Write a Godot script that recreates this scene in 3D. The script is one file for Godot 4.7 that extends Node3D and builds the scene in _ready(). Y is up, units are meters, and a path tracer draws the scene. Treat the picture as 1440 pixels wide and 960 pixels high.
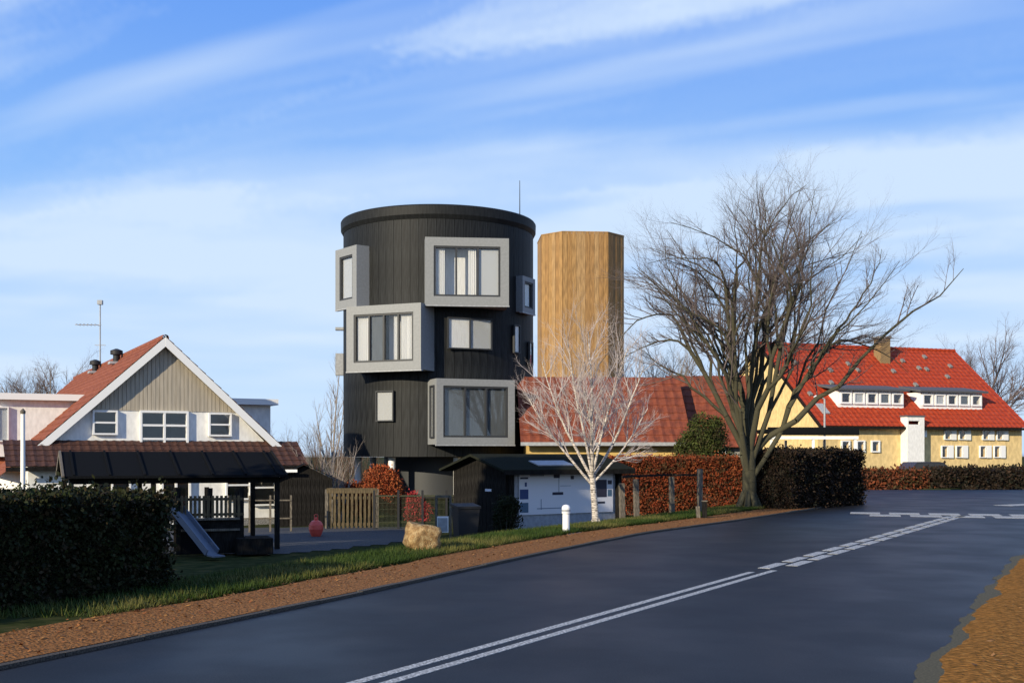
extends Node3D
# A street corner in low winter sun: a black round tower house behind an information shelter, a white
# gabled house, a yellow house with a red roof. Metres; y up; the view runs along -Z.
# Points in plan are written as (x, f): x to the right, f metres ahead of the viewer (z = -f).

const SUN_TO := Vector3(-0.5817, 0.3338, 0.7418)   # towards the sun: behind the left shoulder, 19.5 degrees high

var rng := RandomNumberGenerator.new()
var M := {}
var names := {}

# ------------------------------------------------------------------ mesh builder
class MB extends RefCounted:
	var v := PackedVector3Array()
	var n := PackedVector3Array()
	var c := PackedColorArray()
	var col := Color.WHITE
	func tri(a: Vector3, b: Vector3, d: Vector3) -> void:
		var nn := (b - a).cross(d - a).normalized()
		v.append(a); v.append(d); v.append(b)
		for i in 3:
			n.append(nn); c.append(col)
	func quad(a: Vector3, b: Vector3, d: Vector3, e: Vector3) -> void:
		var nn := (b - a).cross(d - a).normalized()
		v.append(a); v.append(d); v.append(b)
		v.append(a); v.append(e); v.append(d)
		for i in 6:
			n.append(nn); c.append(col)
	func squad(a: Vector3, b: Vector3, d: Vector3, e: Vector3, na: Vector3, nb: Vector3, nd: Vector3, ne: Vector3) -> void:
		v.append(a); v.append(d); v.append(b)
		n.append(na); n.append(nd); n.append(nb)
		v.append(a); v.append(e); v.append(d)
		n.append(na); n.append(ne); n.append(nd)
		for i in 6:
			c.append(col)
	func box(ce: Vector3, s: Vector3, b := Basis()) -> void:
		var x := b.x * s.x * 0.5
		var y := b.y * s.y * 0.5
		var z := b.z * s.z * 0.5
		quad(ce - x - y + z, ce + x - y + z, ce + x + y + z, ce - x + y + z)
		quad(ce + x - y - z, ce - x - y - z, ce - x + y - z, ce + x + y - z)
		quad(ce + x - y + z, ce + x - y - z, ce + x + y - z, ce + x + y + z)
		quad(ce - x - y - z, ce - x - y + z, ce - x + y + z, ce - x + y - z)
		quad(ce - x + y + z, ce + x + y + z, ce + x + y - z, ce - x + y - z)
		quad(ce - x - y - z, ce + x - y - z, ce + x - y + z, ce - x - y + z)
	func bar(a: Vector3, b: Vector3, w: float, h: float, up := Vector3.UP) -> void:
		var d := (b - a).normalized()
		var s := d.cross(up).normalized()
		var u := s.cross(d).normalized()
		box((a + b) * 0.5, Vector3(w, h, a.distance_to(b)), Basis(s, u, -d))
	func tube(a: Vector3, b: Vector3, ra: float, rb: float, sides: int) -> void:
		var d := (b - a).normalized()
		var s := d.cross(Vector3.UP if absf(d.y) < 0.95 else Vector3.RIGHT).normalized()
		var u := s.cross(d)
		var po := s
		for i in sides:
			var t := TAU * (i + 1) / sides
			var p1 := s * cos(t) + u * sin(t)
			squad(a + po * ra, b + po * rb, b + p1 * rb, a + p1 * ra, po, po, p1, p1)
			po = p1
	func prism(pts: PackedVector2Array, z0: float, z1: float) -> void:   # outline in x,y (counter-clockwise), extruded along z
		var k := pts.size()
		var t := Geometry2D.triangulate_polygon(pts)
		for i in range(0, t.size(), 3):
			var a := pts[t[i]]; var b := pts[t[i + 1]]; var d := pts[t[i + 2]]
			if (b - a).cross(d - a) < 0.0:
				var w := b; b = d; d = w
			tri(Vector3(a.x, a.y, z1), Vector3(b.x, b.y, z1), Vector3(d.x, d.y, z1))
			tri(Vector3(a.x, a.y, z0), Vector3(d.x, d.y, z0), Vector3(b.x, b.y, z0))
		for i in k:
			var p := pts[i]; var q := pts[(i + 1) % k]
			quad(Vector3(p.x, p.y, z0), Vector3(q.x, q.y, z0), Vector3(q.x, q.y, z1), Vector3(p.x, p.y, z1))
	func lathe(prof: PackedVector2Array, sides: int, at := Vector3.ZERO) -> void:   # profile (radius, height), from below upwards
		for j in prof.size() - 1:
			var a := prof[j]; var b := prof[j + 1]
			var nn := Vector2(b.y - a.y, a.x - b.x).normalized()
			for i in sides:
				var t0 := TAU * i / sides
				var t1 := TAU * (i + 1) / sides
				var d0 := Vector3(cos(t0), 0, -sin(t0)); var d1 := Vector3(cos(t1), 0, -sin(t1))
				var n0 := d0 * nn.x + Vector3.UP * nn.y; var n1 := d1 * nn.x + Vector3.UP * nn.y
				squad(at + d0 * a.x + Vector3.UP * a.y, at + d1 * a.x + Vector3.UP * a.y, at + d1 * b.x + Vector3.UP * b.y, at + d0 * b.x + Vector3.UP * b.y, n0, n1, n1, n0)
	func mesh() -> ArrayMesh:
		var a := []
		a.resize(Mesh.ARRAY_MAX)
		a[Mesh.ARRAY_VERTEX] = v
		a[Mesh.ARRAY_NORMAL] = n
		a[Mesh.ARRAY_COLOR] = c
		var m := ArrayMesh.new()
		m.add_surface_from_arrays(Mesh.PRIMITIVE_TRIANGLES, a)
		return m

# ------------------------------------------------------------------ naming and placing
func numbered(called: String) -> String:
	if not names.has(called):
		names[called] = 0
		return called
	names[called] += 1
	return "%s_%03d" % [called, names[called]]

func tag(o: Node, label: String, category: String, group := "", kind := "") -> void:
	o.set_meta("label", label)
	o.set_meta("category", category)
	if group != "":
		o.set_meta("group", group)
	if kind != "":
		o.set_meta("kind", kind)

func thing(called: String, label: String, category: String, at := Vector3.ZERO, turn := 0.0, group := "") -> Node3D:
	var o := Node3D.new()
	o.name = numbered(called)
	add_child(o)
	o.position = at
	o.rotation.y = deg_to_rad(turn)
	tag(o, label, category, group)
	return o

func put(called: String, m: Mesh, mat: Material, parent: Node = self) -> MeshInstance3D:
	var o := MeshInstance3D.new()
	o.name = numbered(called) if parent == self else called
	o.mesh = m
	o.material_override = mat
	parent.add_child(o, true)
	return o

func struct(called: String, m: Mesh, mat: Material) -> MeshInstance3D:
	var o := put(called, m, mat)
	o.set_meta("kind", "structure")
	return o

var boxes := {}
func bx(parent: Node, called: String, ce: Vector3, s: Vector3, mat: Material, turn := Vector3.ZERO) -> MeshInstance3D:
	var key := s.snapped(Vector3.ONE * 0.0005)
	if not boxes.has(key):
		var b := BoxMesh.new()
		b.size = s
		boxes[key] = b
	var o := put(called, boxes[key], mat, parent)
	o.position = ce
	o.rotation_degrees = turn
	return o

func scatter(called: String, parent: Node, m: Mesh, mat: Material, xf: Array, cols: PackedColorArray) -> MultiMeshInstance3D:
	var mm := MultiMesh.new()
	mm.transform_format = MultiMesh.TRANSFORM_3D
	mm.use_colors = true
	mm.mesh = m
	mm.instance_count = xf.size()
	for i in xf.size():
		mm.set_instance_transform(i, xf[i])
		mm.set_instance_color(i, cols[i])
	var o := MultiMeshInstance3D.new()
	o.name = numbered(called) if parent == self else called
	o.multimesh = mm
	o.material_override = mat
	parent.add_child(o, true)
	return o

func rr(a: float, b: float) -> float:
	return rng.randf_range(a, b)

func dirv() -> Vector3:
	var z := rr(-1, 1)
	var t := rr(0, TAU)
	var k := sqrt(1.0 - z * z)
	return Vector3(k * cos(t), z, k * sin(t))

func G(x: float, f: float) -> Vector3:     # a point standing on the ground
	return Vector3(x, gh(x, f), -f)

# ------------------------------------------------------------------ the lie of the land
const KERB := [[-60.0, -35.7], [-20.0, -17.5], [0.0, -8.4], [9.28, -4.17], [14.14, -1.94], [20.0, 0.5], [25.4, 3.0], [30.4, 6.1], [34.0, 8.15], [38.0, 10.4], [43.0, 13.2], [400.0, 262.0]]
func kx(f: float) -> float:
	for i in KERB.size() - 1:
		if f <= KERB[i + 1][0]:
			return lerpf(KERB[i][1], KERB[i + 1][1], (f - KERB[i][0]) / (KERB[i + 1][0] - KERB[i][0]))
	return KERB[-1][1]

const KS := 0.89
func land(d: float, f: float) -> float:    # ground height, d metres to the left of the road's kerb
	if d < 1.15:
		return -0.09
	if f > 44.6 and f < 58.0 and d < 22.0:
		return -0.09
	return 0.03 - 0.58 * smoothstep(2.0, 6.2, d) - 0.28 * smoothstep(11.0, 24.0, d)

func gh(x: float, f: float) -> float:
	return land((kx(f) - x) * KS, f)

# ------------------------------------------------------------------ materials
func noise_tex(freq: float, lo: float, hi: float, oct := 4, kind := FastNoiseLite.TYPE_SIMPLEX_SMOOTH, seed_ := 1, size := 512) -> NoiseTexture2D:
	var fn := FastNoiseLite.new()
	fn.seed = seed_
	fn.frequency = freq
	fn.noise_type = kind
	fn.fractal_octaves = oct
	var g := Gradient.new()
	g.set_color(0, Color(lo, lo, lo))
	g.set_color(1, Color(hi, hi, hi))
	g.set_offset(0, 0.2)
	g.set_offset(1, 0.8)
	var t := NoiseTexture2D.new()
	t.width = size
	t.height = size
	t.seamless = true
	t.noise = fn
	t.color_ramp = g
	return t

func ramp_tex(freq: float, stops: Array, oct := 5, seed_ := 1, size := 512) -> NoiseTexture2D:    # stops: [offset, linear colour]
	var t := noise_tex(freq, 0, 1, oct, FastNoiseLite.TYPE_SIMPLEX_SMOOTH, seed_, size)
	var g := Gradient.new()
	var off := PackedFloat32Array()
	var col := PackedColorArray()
	for s in stops:
		off.append(s[0])
		col.append((s[1] as Color).linear_to_srgb())
	g.offsets = off
	g.colors = col
	t.color_ramp = g
	return t

func lin(r: float, g: float, b: float, a := 1.0) -> Color:
	var c := Color(r, g, b).linear_to_srgb()
	c.a = a
	return c

func mat(called: String, c: Color, rough := 0.85, tex: Texture2D = null, scale := Vector3.ONE, spec := 0.4) -> StandardMaterial3D:
	var m := StandardMaterial3D.new()
	m.resource_name = called
	m.albedo_color = c
	m.roughness = rough
	m.metallic_specular = spec
	if tex:
		m.albedo_texture = tex
		m.uv1_triplanar = true
		m.uv1_scale = scale
	M[called] = m
	return m

func relief(m: StandardMaterial3D, tex: Texture2D, cm: float) -> StandardMaterial3D:
	m.heightmap_enabled = true
	m.heightmap_texture = tex
	m.heightmap_scale = cm
	return m

func tinted(called: String, rough := 0.8, back := 0.0) -> StandardMaterial3D:
	var m := mat(called, Color.WHITE, rough, null, Vector3.ONE, 0.25)
	m.vertex_color_use_as_albedo = true
	if back > 0.0:
		m.backlight_enabled = true
		m.backlight = Color(back, back, back)
	return m

func materials() -> void:
	var fine := noise_tex(0.05, 0.55, 1.0, 5, FastNoiseLite.TYPE_SIMPLEX_SMOOTH, 3)
	var soft := noise_tex(0.012, 0.9, 1.0, 5, FastNoiseLite.TYPE_SIMPLEX_SMOOTH, 5)
	var streak := noise_tex(0.02, 0.7, 1.0, 4, FastNoiseLite.TYPE_SIMPLEX_SMOOTH, 7)
	var grain := noise_tex(0.12, 0.0, 1.0, 3, FastNoiseLite.TYPE_SIMPLEX_SMOOTH, 9)
	# ground
	var a := mat("asphalt", Color.WHITE, 0.55, ramp_tex(0.008, [[0.0, Color(.015, .015, .016)], [0.45, Color(.022, .022, .023)], [0.7, Color(.027, .026, .026)], [1.0, Color(.040, .037, .035)]], 6, 21, 1024), Vector3.ONE * 0.11, 0.34)
	a.uv1_world_triplanar = true
	a.roughness_texture = noise_tex(0.008, 0.84, 1.0, 5, FastNoiseLite.TYPE_SIMPLEX_SMOOTH, 22)
	a.detail_enabled = true
	a.detail_blend_mode = BaseMaterial3D.BLEND_MODE_MUL
	a.detail_uv_layer = BaseMaterial3D.DETAIL_UV_2
	a.detail_albedo = noise_tex(0.16, 0.25, 1.0, 2, FastNoiseLite.TYPE_SIMPLEX_SMOOTH, 23)
	a.uv2_triplanar = true
	a.uv2_world_triplanar = true
	a.uv2_scale = Vector3.ONE * 0.55
	var p := mat("path_gravel", Color.WHITE, 0.95, ramp_tex(0.03, [[0.1, Color(.13, .058, .021)], [0.4, Color(.205, .090, .031)], [0.6, Color(.25, .110, .038)], [0.9, Color(.29, .14, .058)]], 6, 31, 1024), Vector3.ONE * 0.35, 0.2)
	p.uv1_world_triplanar = true
	relief(p, grain, 1.2)
	var e := mat("earth", Color.WHITE, 1.0, ramp_tex(0.02, [[0.1, Color(.018, .024, .008)], [0.5, Color(.035, .042, .014)], [0.8, Color(.06, .055, .022)]], 6, 41, 1024), Vector3.ONE * 0.12, 0.1)
	e.uv1_world_triplanar = true
	var ve := mat("verge_litter", Color.WHITE, 1.0, ramp_tex(0.03, [[0.1, Color(.11, .058, .016)], [0.45, Color(.24, .105, .027)], [0.7, Color(.32, .145, .036)], [0.95, Color(.34, .20, .07)]], 6, 51, 1024), Vector3.ONE * 0.3, 0.1)
	ve.uv1_world_triplanar = true
	relief(ve, grain, 1.4)
	mat("play_paving", lin(.075, .078, .085), 0.8, fine, Vector3.ONE * 0.6)
	mat("line_paint", lin(.62, .62, .60), 0.75, noise_tex(0.06, 0.5, 1.0, 4, FastNoiseLite.TYPE_SIMPLEX_SMOOTH, 61), Vector3.ONE * 0.9).uv1_world_triplanar = true
	mat("kerb_concrete", lin(.10, .085, .07), 0.95, fine, Vector3.ONE * 1.5)
	mat("moss", Color.WHITE, 1.0, ramp_tex(0.05, [[0.2, Color(.05, .045, .025)], [0.8, Color(.10, .085, .05)]], 5, 66), Vector3.ONE * 1.2)
	# buildings
	mat("white_render", lin(.84, .82, .77), 0.8, noise_tex(0.02, 0.93, 1.0, 5, FastNoiseLite.TYPE_SIMPLEX_SMOOTH, 71), Vector3(.5, .22, .5))
	mat("white_paint", lin(.80, .79, .76), 0.5)
	mat("beige_board", lin(.45, .39, .30), 0.7, soft, Vector3(1.4, .12, 1.4))
	mat("brown_tile", Color.WHITE, 0.75, ramp_tex(0.02, [[0.15, Color(.13, .035, .016)], [0.5, Color(.215, .060, .026)], [0.85, Color(.29, .095, .045)]], 5, 73), Vector3.ONE * 0.55)
	mat("dark_tile", Color.WHITE, 0.8, ramp_tex(0.02, [[0.15, Color(.04, .017, .012)], [0.5, Color(.062, .025, .016)], [0.85, Color(.09, .04, .027)]], 5, 74), Vector3.ONE * 0.55)
	mat("red_tile", Color.WHITE, 0.75, ramp_tex(0.018, [[0.12, Color(.17, .026, .010)], [0.3, Color(.29, .030, .006)], [0.5, Color(.35, .036, .006)], [0.7, Color(.39, .046, .009)], [0.92, Color(.44, .085, .028)]], 5, 75), Vector3.ONE * 0.35)
	mat("rust_tile", Color.WHITE, 0.75, ramp_tex(0.018, [[0.1, Color(.10, .028, .014)], [0.5, Color(.185, .043, .018)], [0.9, Color(.25, .072, .032)]], 5, 76), Vector3.ONE * 0.35)
	mat("yellow_render", lin(.78, .57, .26), 0.85, noise_tex(0.02, 0.88, 1.0, 5, FastNoiseLite.TYPE_SIMPLEX_SMOOTH, 77), Vector3(.3, .16, .3))
	mat("ochre_render", lin(.58, .40, .14), 0.85, soft, Vector3(.3, .16, .3))
	mat("black_cladding", lin(.0165, .018, .0185), 0.62, noise_tex(0.02, 0.55, 1.0, 5, FastNoiseLite.TYPE_SIMPLEX_SMOOTH, 78), Vector3(1.3, .1, 1.3), 0.35)
	mat("black_wall", lin(.012, .012, .013), 0.8)
	mat("grey_metal", lin(.245, .252, .252), 0.55, noise_tex(0.03, 0.95, 1.0, 4), Vector3(.5, .5, .5))
	mat("dark_mullion", lin(.035, .037, .04), 0.5)
	mat("blind_white", lin(.78, .78, .76), 0.9, noise_tex(0.03, 0.9, 1.0, 3, FastNoiseLite.TYPE_SIMPLEX_SMOOTH, 79), Vector3(3, .1, 3))
	var cu := mat("curtain", lin(.74, .74, .72), 0.95)
	cu.backlight_enabled = true
	cu.backlight = Color(.5, .5, .5)
	mat("blind_pale", lin(.42, .43, .43), 0.9)
	mat("blind_grey", lin(.105, .115, .12), 0.85, soft, Vector3(2, .2, 2))
	mat("blind_slate", lin(.075, .085, .095), 0.8)
	mat("room_plaster", lin(.42, .39, .34), 0.9)
	var gl := mat("glass", Color(0.25, 0.28, 0.3, 0.04), 0.03, null, Vector3.ONE, 0.5)
	gl.transparency = BaseMaterial3D.TRANSPARENCY_ALPHA
	mat("concrete", lin(.34, .33, .31), 0.9, fine, Vector3.ONE * 0.8)
	var wood_tex := noise_tex(0.02, 0.62, 1.0, 5, FastNoiseLite.TYPE_SIMPLEX_SMOOTH, 81)
	var board_tex := noise_tex(0.02, 0.8, 1.0, 5, FastNoiseLite.TYPE_SIMPLEX_SMOOTH, 82)
	for k in 4:
		var w: Array = [[.385, .220, .080], [.365, .200, .068], [.41, .248, .105], [.345, .190, .068]][k]
		mat("golden_board_%d" % k, lin(w[0], w[1], w[2]), 0.75, board_tex, Vector3(.8, .1, .8))
	for k in 4:
		M["golden_board_%d" % k].uv1_world_triplanar = true
	mat("pale_wood", lin(.15, .11, .055), 0.8, wood_tex, Vector3(3, .3, 3)).uv1_world_triplanar = true
	mat("grey_wood", lin(.20, .17, .13), 0.9, wood_tex, Vector3(4, .5, 4))
	mat("dark_wood", lin(.022, .020, .018), 0.9, wood_tex, Vector3(3, .3, 3), 0.2)
	mat("dark_felt", lin(.014, .015, .017), 0.95, fine, Vector3.ONE * 1.5, 0.12)
	mat("shelter_felt", lin(.026, .028, .020), 0.95, ramp_tex(0.03, [[0.2, Color(.45, .45, .45)], [0.8, Color(1, 1, 1)]], 5, 83), Vector3.ONE * 1.2, 0.12)
	mat("dark_metal", lin(.016, .016, .018), 0.6)
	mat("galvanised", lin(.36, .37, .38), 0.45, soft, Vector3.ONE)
	mat("slide_steel", lin(.13, .15, .19), 0.55)
	mat("mesh_green", lin(.075, .080, .045), 0.9, fine, Vector3.ONE * 1.5)
	mat("red_plastic", lin(.72, .10, .07), 0.4)
	mat("board_white", lin(.66, .66, .70), 0.6)
	mat("board_base", lin(.36, .38, .42), 0.8, soft, Vector3.ONE)
	mat("print_blue", lin(.03, .055, .16), 0.6)
	mat("print_teal", lin(.07, .13, .20), 0.6)
	mat("print_dark", lin(.03, .03, .05), 0.6)
	mat("stone", Color.WHITE, 0.9, ramp_tex(0.02, [[0.1, Color(.13, .075, .03)], [0.45, Color(.34, .20, .08)], [0.8, Color(.55, .40, .20)]], 5, 85), Vector3.ONE * 0.8)
	relief(M.stone, grain, 2.5)
	mat("chimney_brick", lin(.42, .28, .13), 0.9, fine, Vector3.ONE * 1.2)
	mat("car_white", lin(.74, .74, .74), 0.3)
	mat("car_dark", lin(.03, .032, .04), 0.25)
	mat("tyre", lin(.015, .015, .015), 0.9)
	mat("lead", lin(.10, .105, .115), 0.7, soft, Vector3.ONE)
	# plants
	mat("bark_dark", lin(.085, .070, .052), 0.95, fine, Vector3(5, 1.2, 5))
	mat("bark_twig", lin(.125, .098, .09), 0.9)
	mat("bark_olive", lin(.10, .092, .055), 0.95, fine, Vector3(5, 1.2, 5))
	mat("birch_bark", lin(.66, .60, .53), 0.75, ramp_tex(0.03, [[0.34, Color(.08, .07, .06)], [0.42, Color(.85, .82, .80)], [0.9, Color(1, 1, 1)]], 3, 91), Vector3(.5, 2.2, .5))
	mat("birch_twig", lin(.46, .40, .38), 0.8)
	mat("pale_twig", lin(.26, .22, .19), 0.9)
	mat("mauve_twig", lin(.145, .115, .115), 0.9)
	mat("brown_twig", lin(.12, .075, .05), 0.9)
	tinted("leaf", 0.7, 0.25)
	tinted("dry_leaf", 0.85, 0.2)
	tinted("blade", 0.7, 0.3)

# ------------------------------------------------------------------ small builders
func tile_roof(mb: MB, a: Vector3, along: Vector3, down: Vector3, col_w := 0.3, row_h := 0.38, amp := 0.025) -> void:
	# pantiles: a waved sheet whose courses lap over one another; a is the ridge end, along the ridge, down the slope
	var nu := int(ceil(along.length() / col_w))
	var nv := int(ceil(down.length() / row_h))
	var up := down.cross(along).normalized()
	if up.y < 0.0:
		up = -up
	for j in nv:
		var d0 := down * (float(j) / nv)
		var d1 := down * (float(j + 1) / nv)
		for i in nu:
			for k in 3:
				var s0 := (i + k / 3.0) / nu
				var s1 := (i + (k + 1) / 3.0) / nu
				var w0: float = [1.0, 0.15, 0.15, 1.0][k] * amp
				var w1: float = [1.0, 0.15, 0.15, 1.0][k + 1] * amp
				var p := a + along * s0; var q := a + along * s1
				var l0 := p + d0 + up * w0; var r0 := q + d0 + up * w1
				var l1 := p + d1 + up * (w0 + 0.022); var r1 := q + d1 + up * (w1 + 0.022)
				if (r0 - l0).cross(l1 - l0).dot(up) > 0.0:
					mb.quad(l0, r0, r1, l1)
					mb.quad(l1, r1, q + d1, p + d1)
				else:
					mb.quad(l0, l1, r1, r0)
					mb.quad(l1, p + d1, q + d1, r1)

func window(parent: Node, ce: Vector3, w: float, h: float, cols: int, rows: int, frame: Material, back: Array, fw := 0.06, turn := 0.0, called := "window", deep := 0.12) -> Node3D:
	# a framed window facing local +z: outer frame, bars, a pane of glass for each light and a blind or dark room behind
	var o := Node3D.new()
	o.name = called
	parent.add_child(o, true)
	o.position = ce
	o.rotation_degrees.y = turn
	var mb := MB.new()
	mb.box(Vector3(0, h / 2 - fw / 2, 0), Vector3(w, fw, deep))
	mb.box(Vector3(0, -h / 2 + fw / 2, 0), Vector3(w, fw, deep))
	mb.box(Vector3(-w / 2 + fw / 2, 0, 0), Vector3(fw, h - 2 * fw, deep))
	mb.box(Vector3(w / 2 - fw / 2, 0, 0), Vector3(fw, h - 2 * fw, deep))
	var pw := (w - fw * (cols + 1)) / cols
	var ph := (h - fw * (rows + 1)) / rows
	for i in range(1, cols):
		mb.box(Vector3(-w / 2 + fw / 2 + i * (pw + fw), 0, 0), Vector3(fw, h - 2 * fw, deep * 0.9))
	for j in range(1, rows):
		for i in cols:
			mb.box(Vector3(-w / 2 + fw + pw / 2 + i * (pw + fw), -h / 2 + fw / 2 + j * (ph + fw), 0), Vector3(pw, fw, deep * 0.8))
	put("frame", mb.mesh(), frame, o)
	for j in rows:
		for i in cols:
			var c := Vector3(-w / 2 + fw + pw / 2 + i * (pw + fw), h / 2 - fw - ph / 2 - j * (ph + fw), 0)
			bx(o, "pane", c, Vector3(pw, ph, 0.008), M.glass)
			var what: String = back[(i + j * cols) % back.size()]
			if what.begins_with("drape"):
				drape(o, c + Vector3(0, 0, -0.1), pw, ph, what)
			elif what != "open":
				bx(o, "blind", c + Vector3(0, 0, -deep * 0.5 + 0.012), Vector3(pw, ph, 0.02), M[what])
	return o

func solid(s: Vector3, at: Vector3) -> CSGBox3D:
	var b := CSGBox3D.new()
	b.size = s
	b.position = at
	return b

func extruded(pts: PackedVector2Array, depth: float, z: float) -> CSGPolygon3D:
	var p := CSGPolygon3D.new()
	p.polygon = pts
	p.depth = depth
	p.position.z = z
	return p

func hollow(parent: Node, called: String, shell: CSGShape3D, room: CSGShape3D, openings: Array, m: Material) -> CSGCombiner3D:
	# a building's walls with the rooms inside them and real openings; openings: [centre, size]
	var c := CSGCombiner3D.new()
	c.name = called
	parent.add_child(c, true)
	shell.name = "shell"
	shell.set("material", m)
	c.add_child(shell)
	room.name = "room"
	room.operation = CSGShape3D.OPERATION_SUBTRACTION
	room.set("material", M.room_plaster)
	c.add_child(room)
	for o in openings:
		var b := solid(o[1], o[0])
		b.name = "opening"
		b.operation = CSGShape3D.OPERATION_SUBTRACTION
		b.material = m
		c.add_child(b, true)
	return c

func drape(o: Node, c: Vector3, w: float, h: float, what: String) -> void:
	# the room behind a pane: a pale back wall and a hanging curtain whose folds cover part of the light
	bx(o, "room_wall", c + Vector3(0, 0, -0.42), Vector3(w + 0.2, h + 0.1, 0.03), M.blind_white)
	bx(o, "room_floor", c + Vector3(0, -h / 2 - 0.02, -0.2), Vector3(w, 0.03, 0.4), M.pale_wood)
	var from := -0.5
	var upto := 0.5
	if what.ends_with("left"):
		upto = -0.5 + rr(0.3, 0.5)
	elif what.ends_with("right"):
		from = 0.5 - rr(0.3, 0.5)
	var mb := MB.new()
	var n := int((upto - from) * w / 0.05) + 2
	var zo := 0.0
	for k in n:
		var x0 := lerpf(from, upto, float(k) / n) * w
		var x1 := lerpf(from, upto, float(k + 1) / n) * w
		var z1 := (0.035 if k % 2 == 0 else -0.02) + rr(-0.008, 0.008)
		mb.quad(Vector3(x0, -h / 2 + 0.02, zo), Vector3(x1, -h / 2 + 0.02, z1), Vector3(x1, h / 2, z1), Vector3(x0, h / 2, zo))
		zo = z1
	put("curtain", mb.mesh(), M.curtain, o).position = c

# ------------------------------------------------------------------ trees
func limb(mb: MB, p: Vector3, d: Vector3, length: float, r0: float, r1: float, bend: float, lift: float, segs: int, sides: int) -> Array:
	# a bent tapering branch; returns its points and directions
	var out := []
	var q := p
	var dd := d.normalized()
	out.append([q, dd, r0])
	for i in segs:
		dd = (dd + dirv() * bend + Vector3.UP * lift).normalized()
		var t := float(i + 1) / segs
		var r := lerpf(r0, r1, t)
		var q2 := q + dd * length / segs
		mb.tube(q, q2, lerpf(r0, r1, float(i) / segs), r, sides)
		q = q2
		out.append([q, dd, r])
	return out

func twigs(mb: MB, path: Array, from: float, count: int, len0: float, level: int, spec: Dictionary) -> void:
	var segs := path.size() - 1
	for k in count:
		var t := lerpf(from, 1.0, (k + rr(0.0, 1.0)) / count)
		var ft := t * segs
		var i := mini(int(ft), segs - 1)
		var p: Vector3 = (path[i][0] as Vector3).lerp(path[i + 1][0], ft - i)
		var d: Vector3 = path[i + 1][1]
		var r: float = lerpf(path[i][2], path[i + 1][2], ft - i)
		var side := dirv()
		side = (side - d * side.dot(d)).normalized()
		var ang := rr(spec.ang[0], spec.ang[1])
		var nd := d * cos(ang) + side * sin(ang)
		if nd.y < -0.3:
			nd.y *= -0.4
		var ln: float = len0 * rr(0.6, 1.3) * spec.get("near", 1.15) * (1.0 - spec.get("fall", 0.43) * t)
		var rad := minf(r * 0.62, spec.rad[level])
		var sub := limb(mb, p, nd, ln, rad, rad * 0.35, spec.bend, spec.lift, 4 if level == 0 else (3 if level == 1 else 2), 4 if level == 0 else 3)
		if level + 1 < spec.count.size():
			twigs(mb, sub, 0.15, spec.count[level + 1], ln * spec.shrink[level + 1], level + 1, spec)

func bare_tree(called: String, label: String, at: Vector3, limbs: Array, trunk: Dictionary, spec: Dictionary, bark: Material, twig: Material, group := "", cat := "tree") -> Node3D:
	# limbs: [start height share, azimuth in degrees, rise in degrees, length, radius]
	var o := thing(called, label, cat, at, 0.0, group)
	var mb := MB.new()
	var tp := limb(mb, Vector3(0, -0.25, 0), trunk.get("dir", Vector3(0.02, 1, 0)), trunk.h + 0.25, trunk.r, trunk.r * 0.72, 0.05, 0.05, 6, 10)
	for k in 6:     # root flare
		var t := TAU * k / 6.0 + rr(0, 0.5)
		mb.tube(Vector3(cos(t), 0, sin(t)) * trunk.r * 1.7 + Vector3(0, -0.12, 0), Vector3(cos(t), 0, sin(t)) * trunk.r * 0.55 + Vector3(0, trunk.r * 2.0, 0), trunk.r * 0.38, trunk.r * 0.3, 6)
	var cr := MB.new()
	for l in limbs:
		var fi: float = l[0] * 6.0
		var i := mini(int(fi), 5)
		var p: Vector3 = (tp[i][0] as Vector3).lerp(tp[i + 1][0], fi - i)
		var az := deg_to_rad(l[1])
		var el := deg_to_rad(l[2])
		var d := Vector3(cos(az) * cos(el), sin(el), sin(az) * cos(el))
		var path := limb(mb, p, d, l[3], l[4], 0.012, spec.bend * 0.6, spec.lift * 0.8, 7, 6)
		twigs(cr, path, spec.get("from", 0.25), spec.count[0], l[3] * spec.shrink[0], 0, spec)
	put("trunk", mb.mesh(), bark, o)
	put("crown", cr.mesh(), twig, o)
	return o

func reach(mb: MB, p: Vector3, d: Vector3, goal: Vector3, r0: float, r1: float, segs: int, sides: int) -> Array:
	# a limb that sets out along d and bends over to end at goal
	var out := [[p, d, r0]]
	var span := p.distance_to(goal)
	var q := p
	for i in segs:
		var t := float(i + 1) / segs
		var c1 := p + d * span * 0.45
		var b := p.lerp(c1, t).lerp(c1.lerp(goal, t), t) + dirv() * span * 0.022
		var ra := lerpf(r0, r1, float(i) / segs)
		var rb := lerpf(r0, r1, t)
		mb.tube(q, b, ra, rb, sides)
		out.append([b, (b - q).normalized(), rb])
		q = b
	return out

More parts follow.
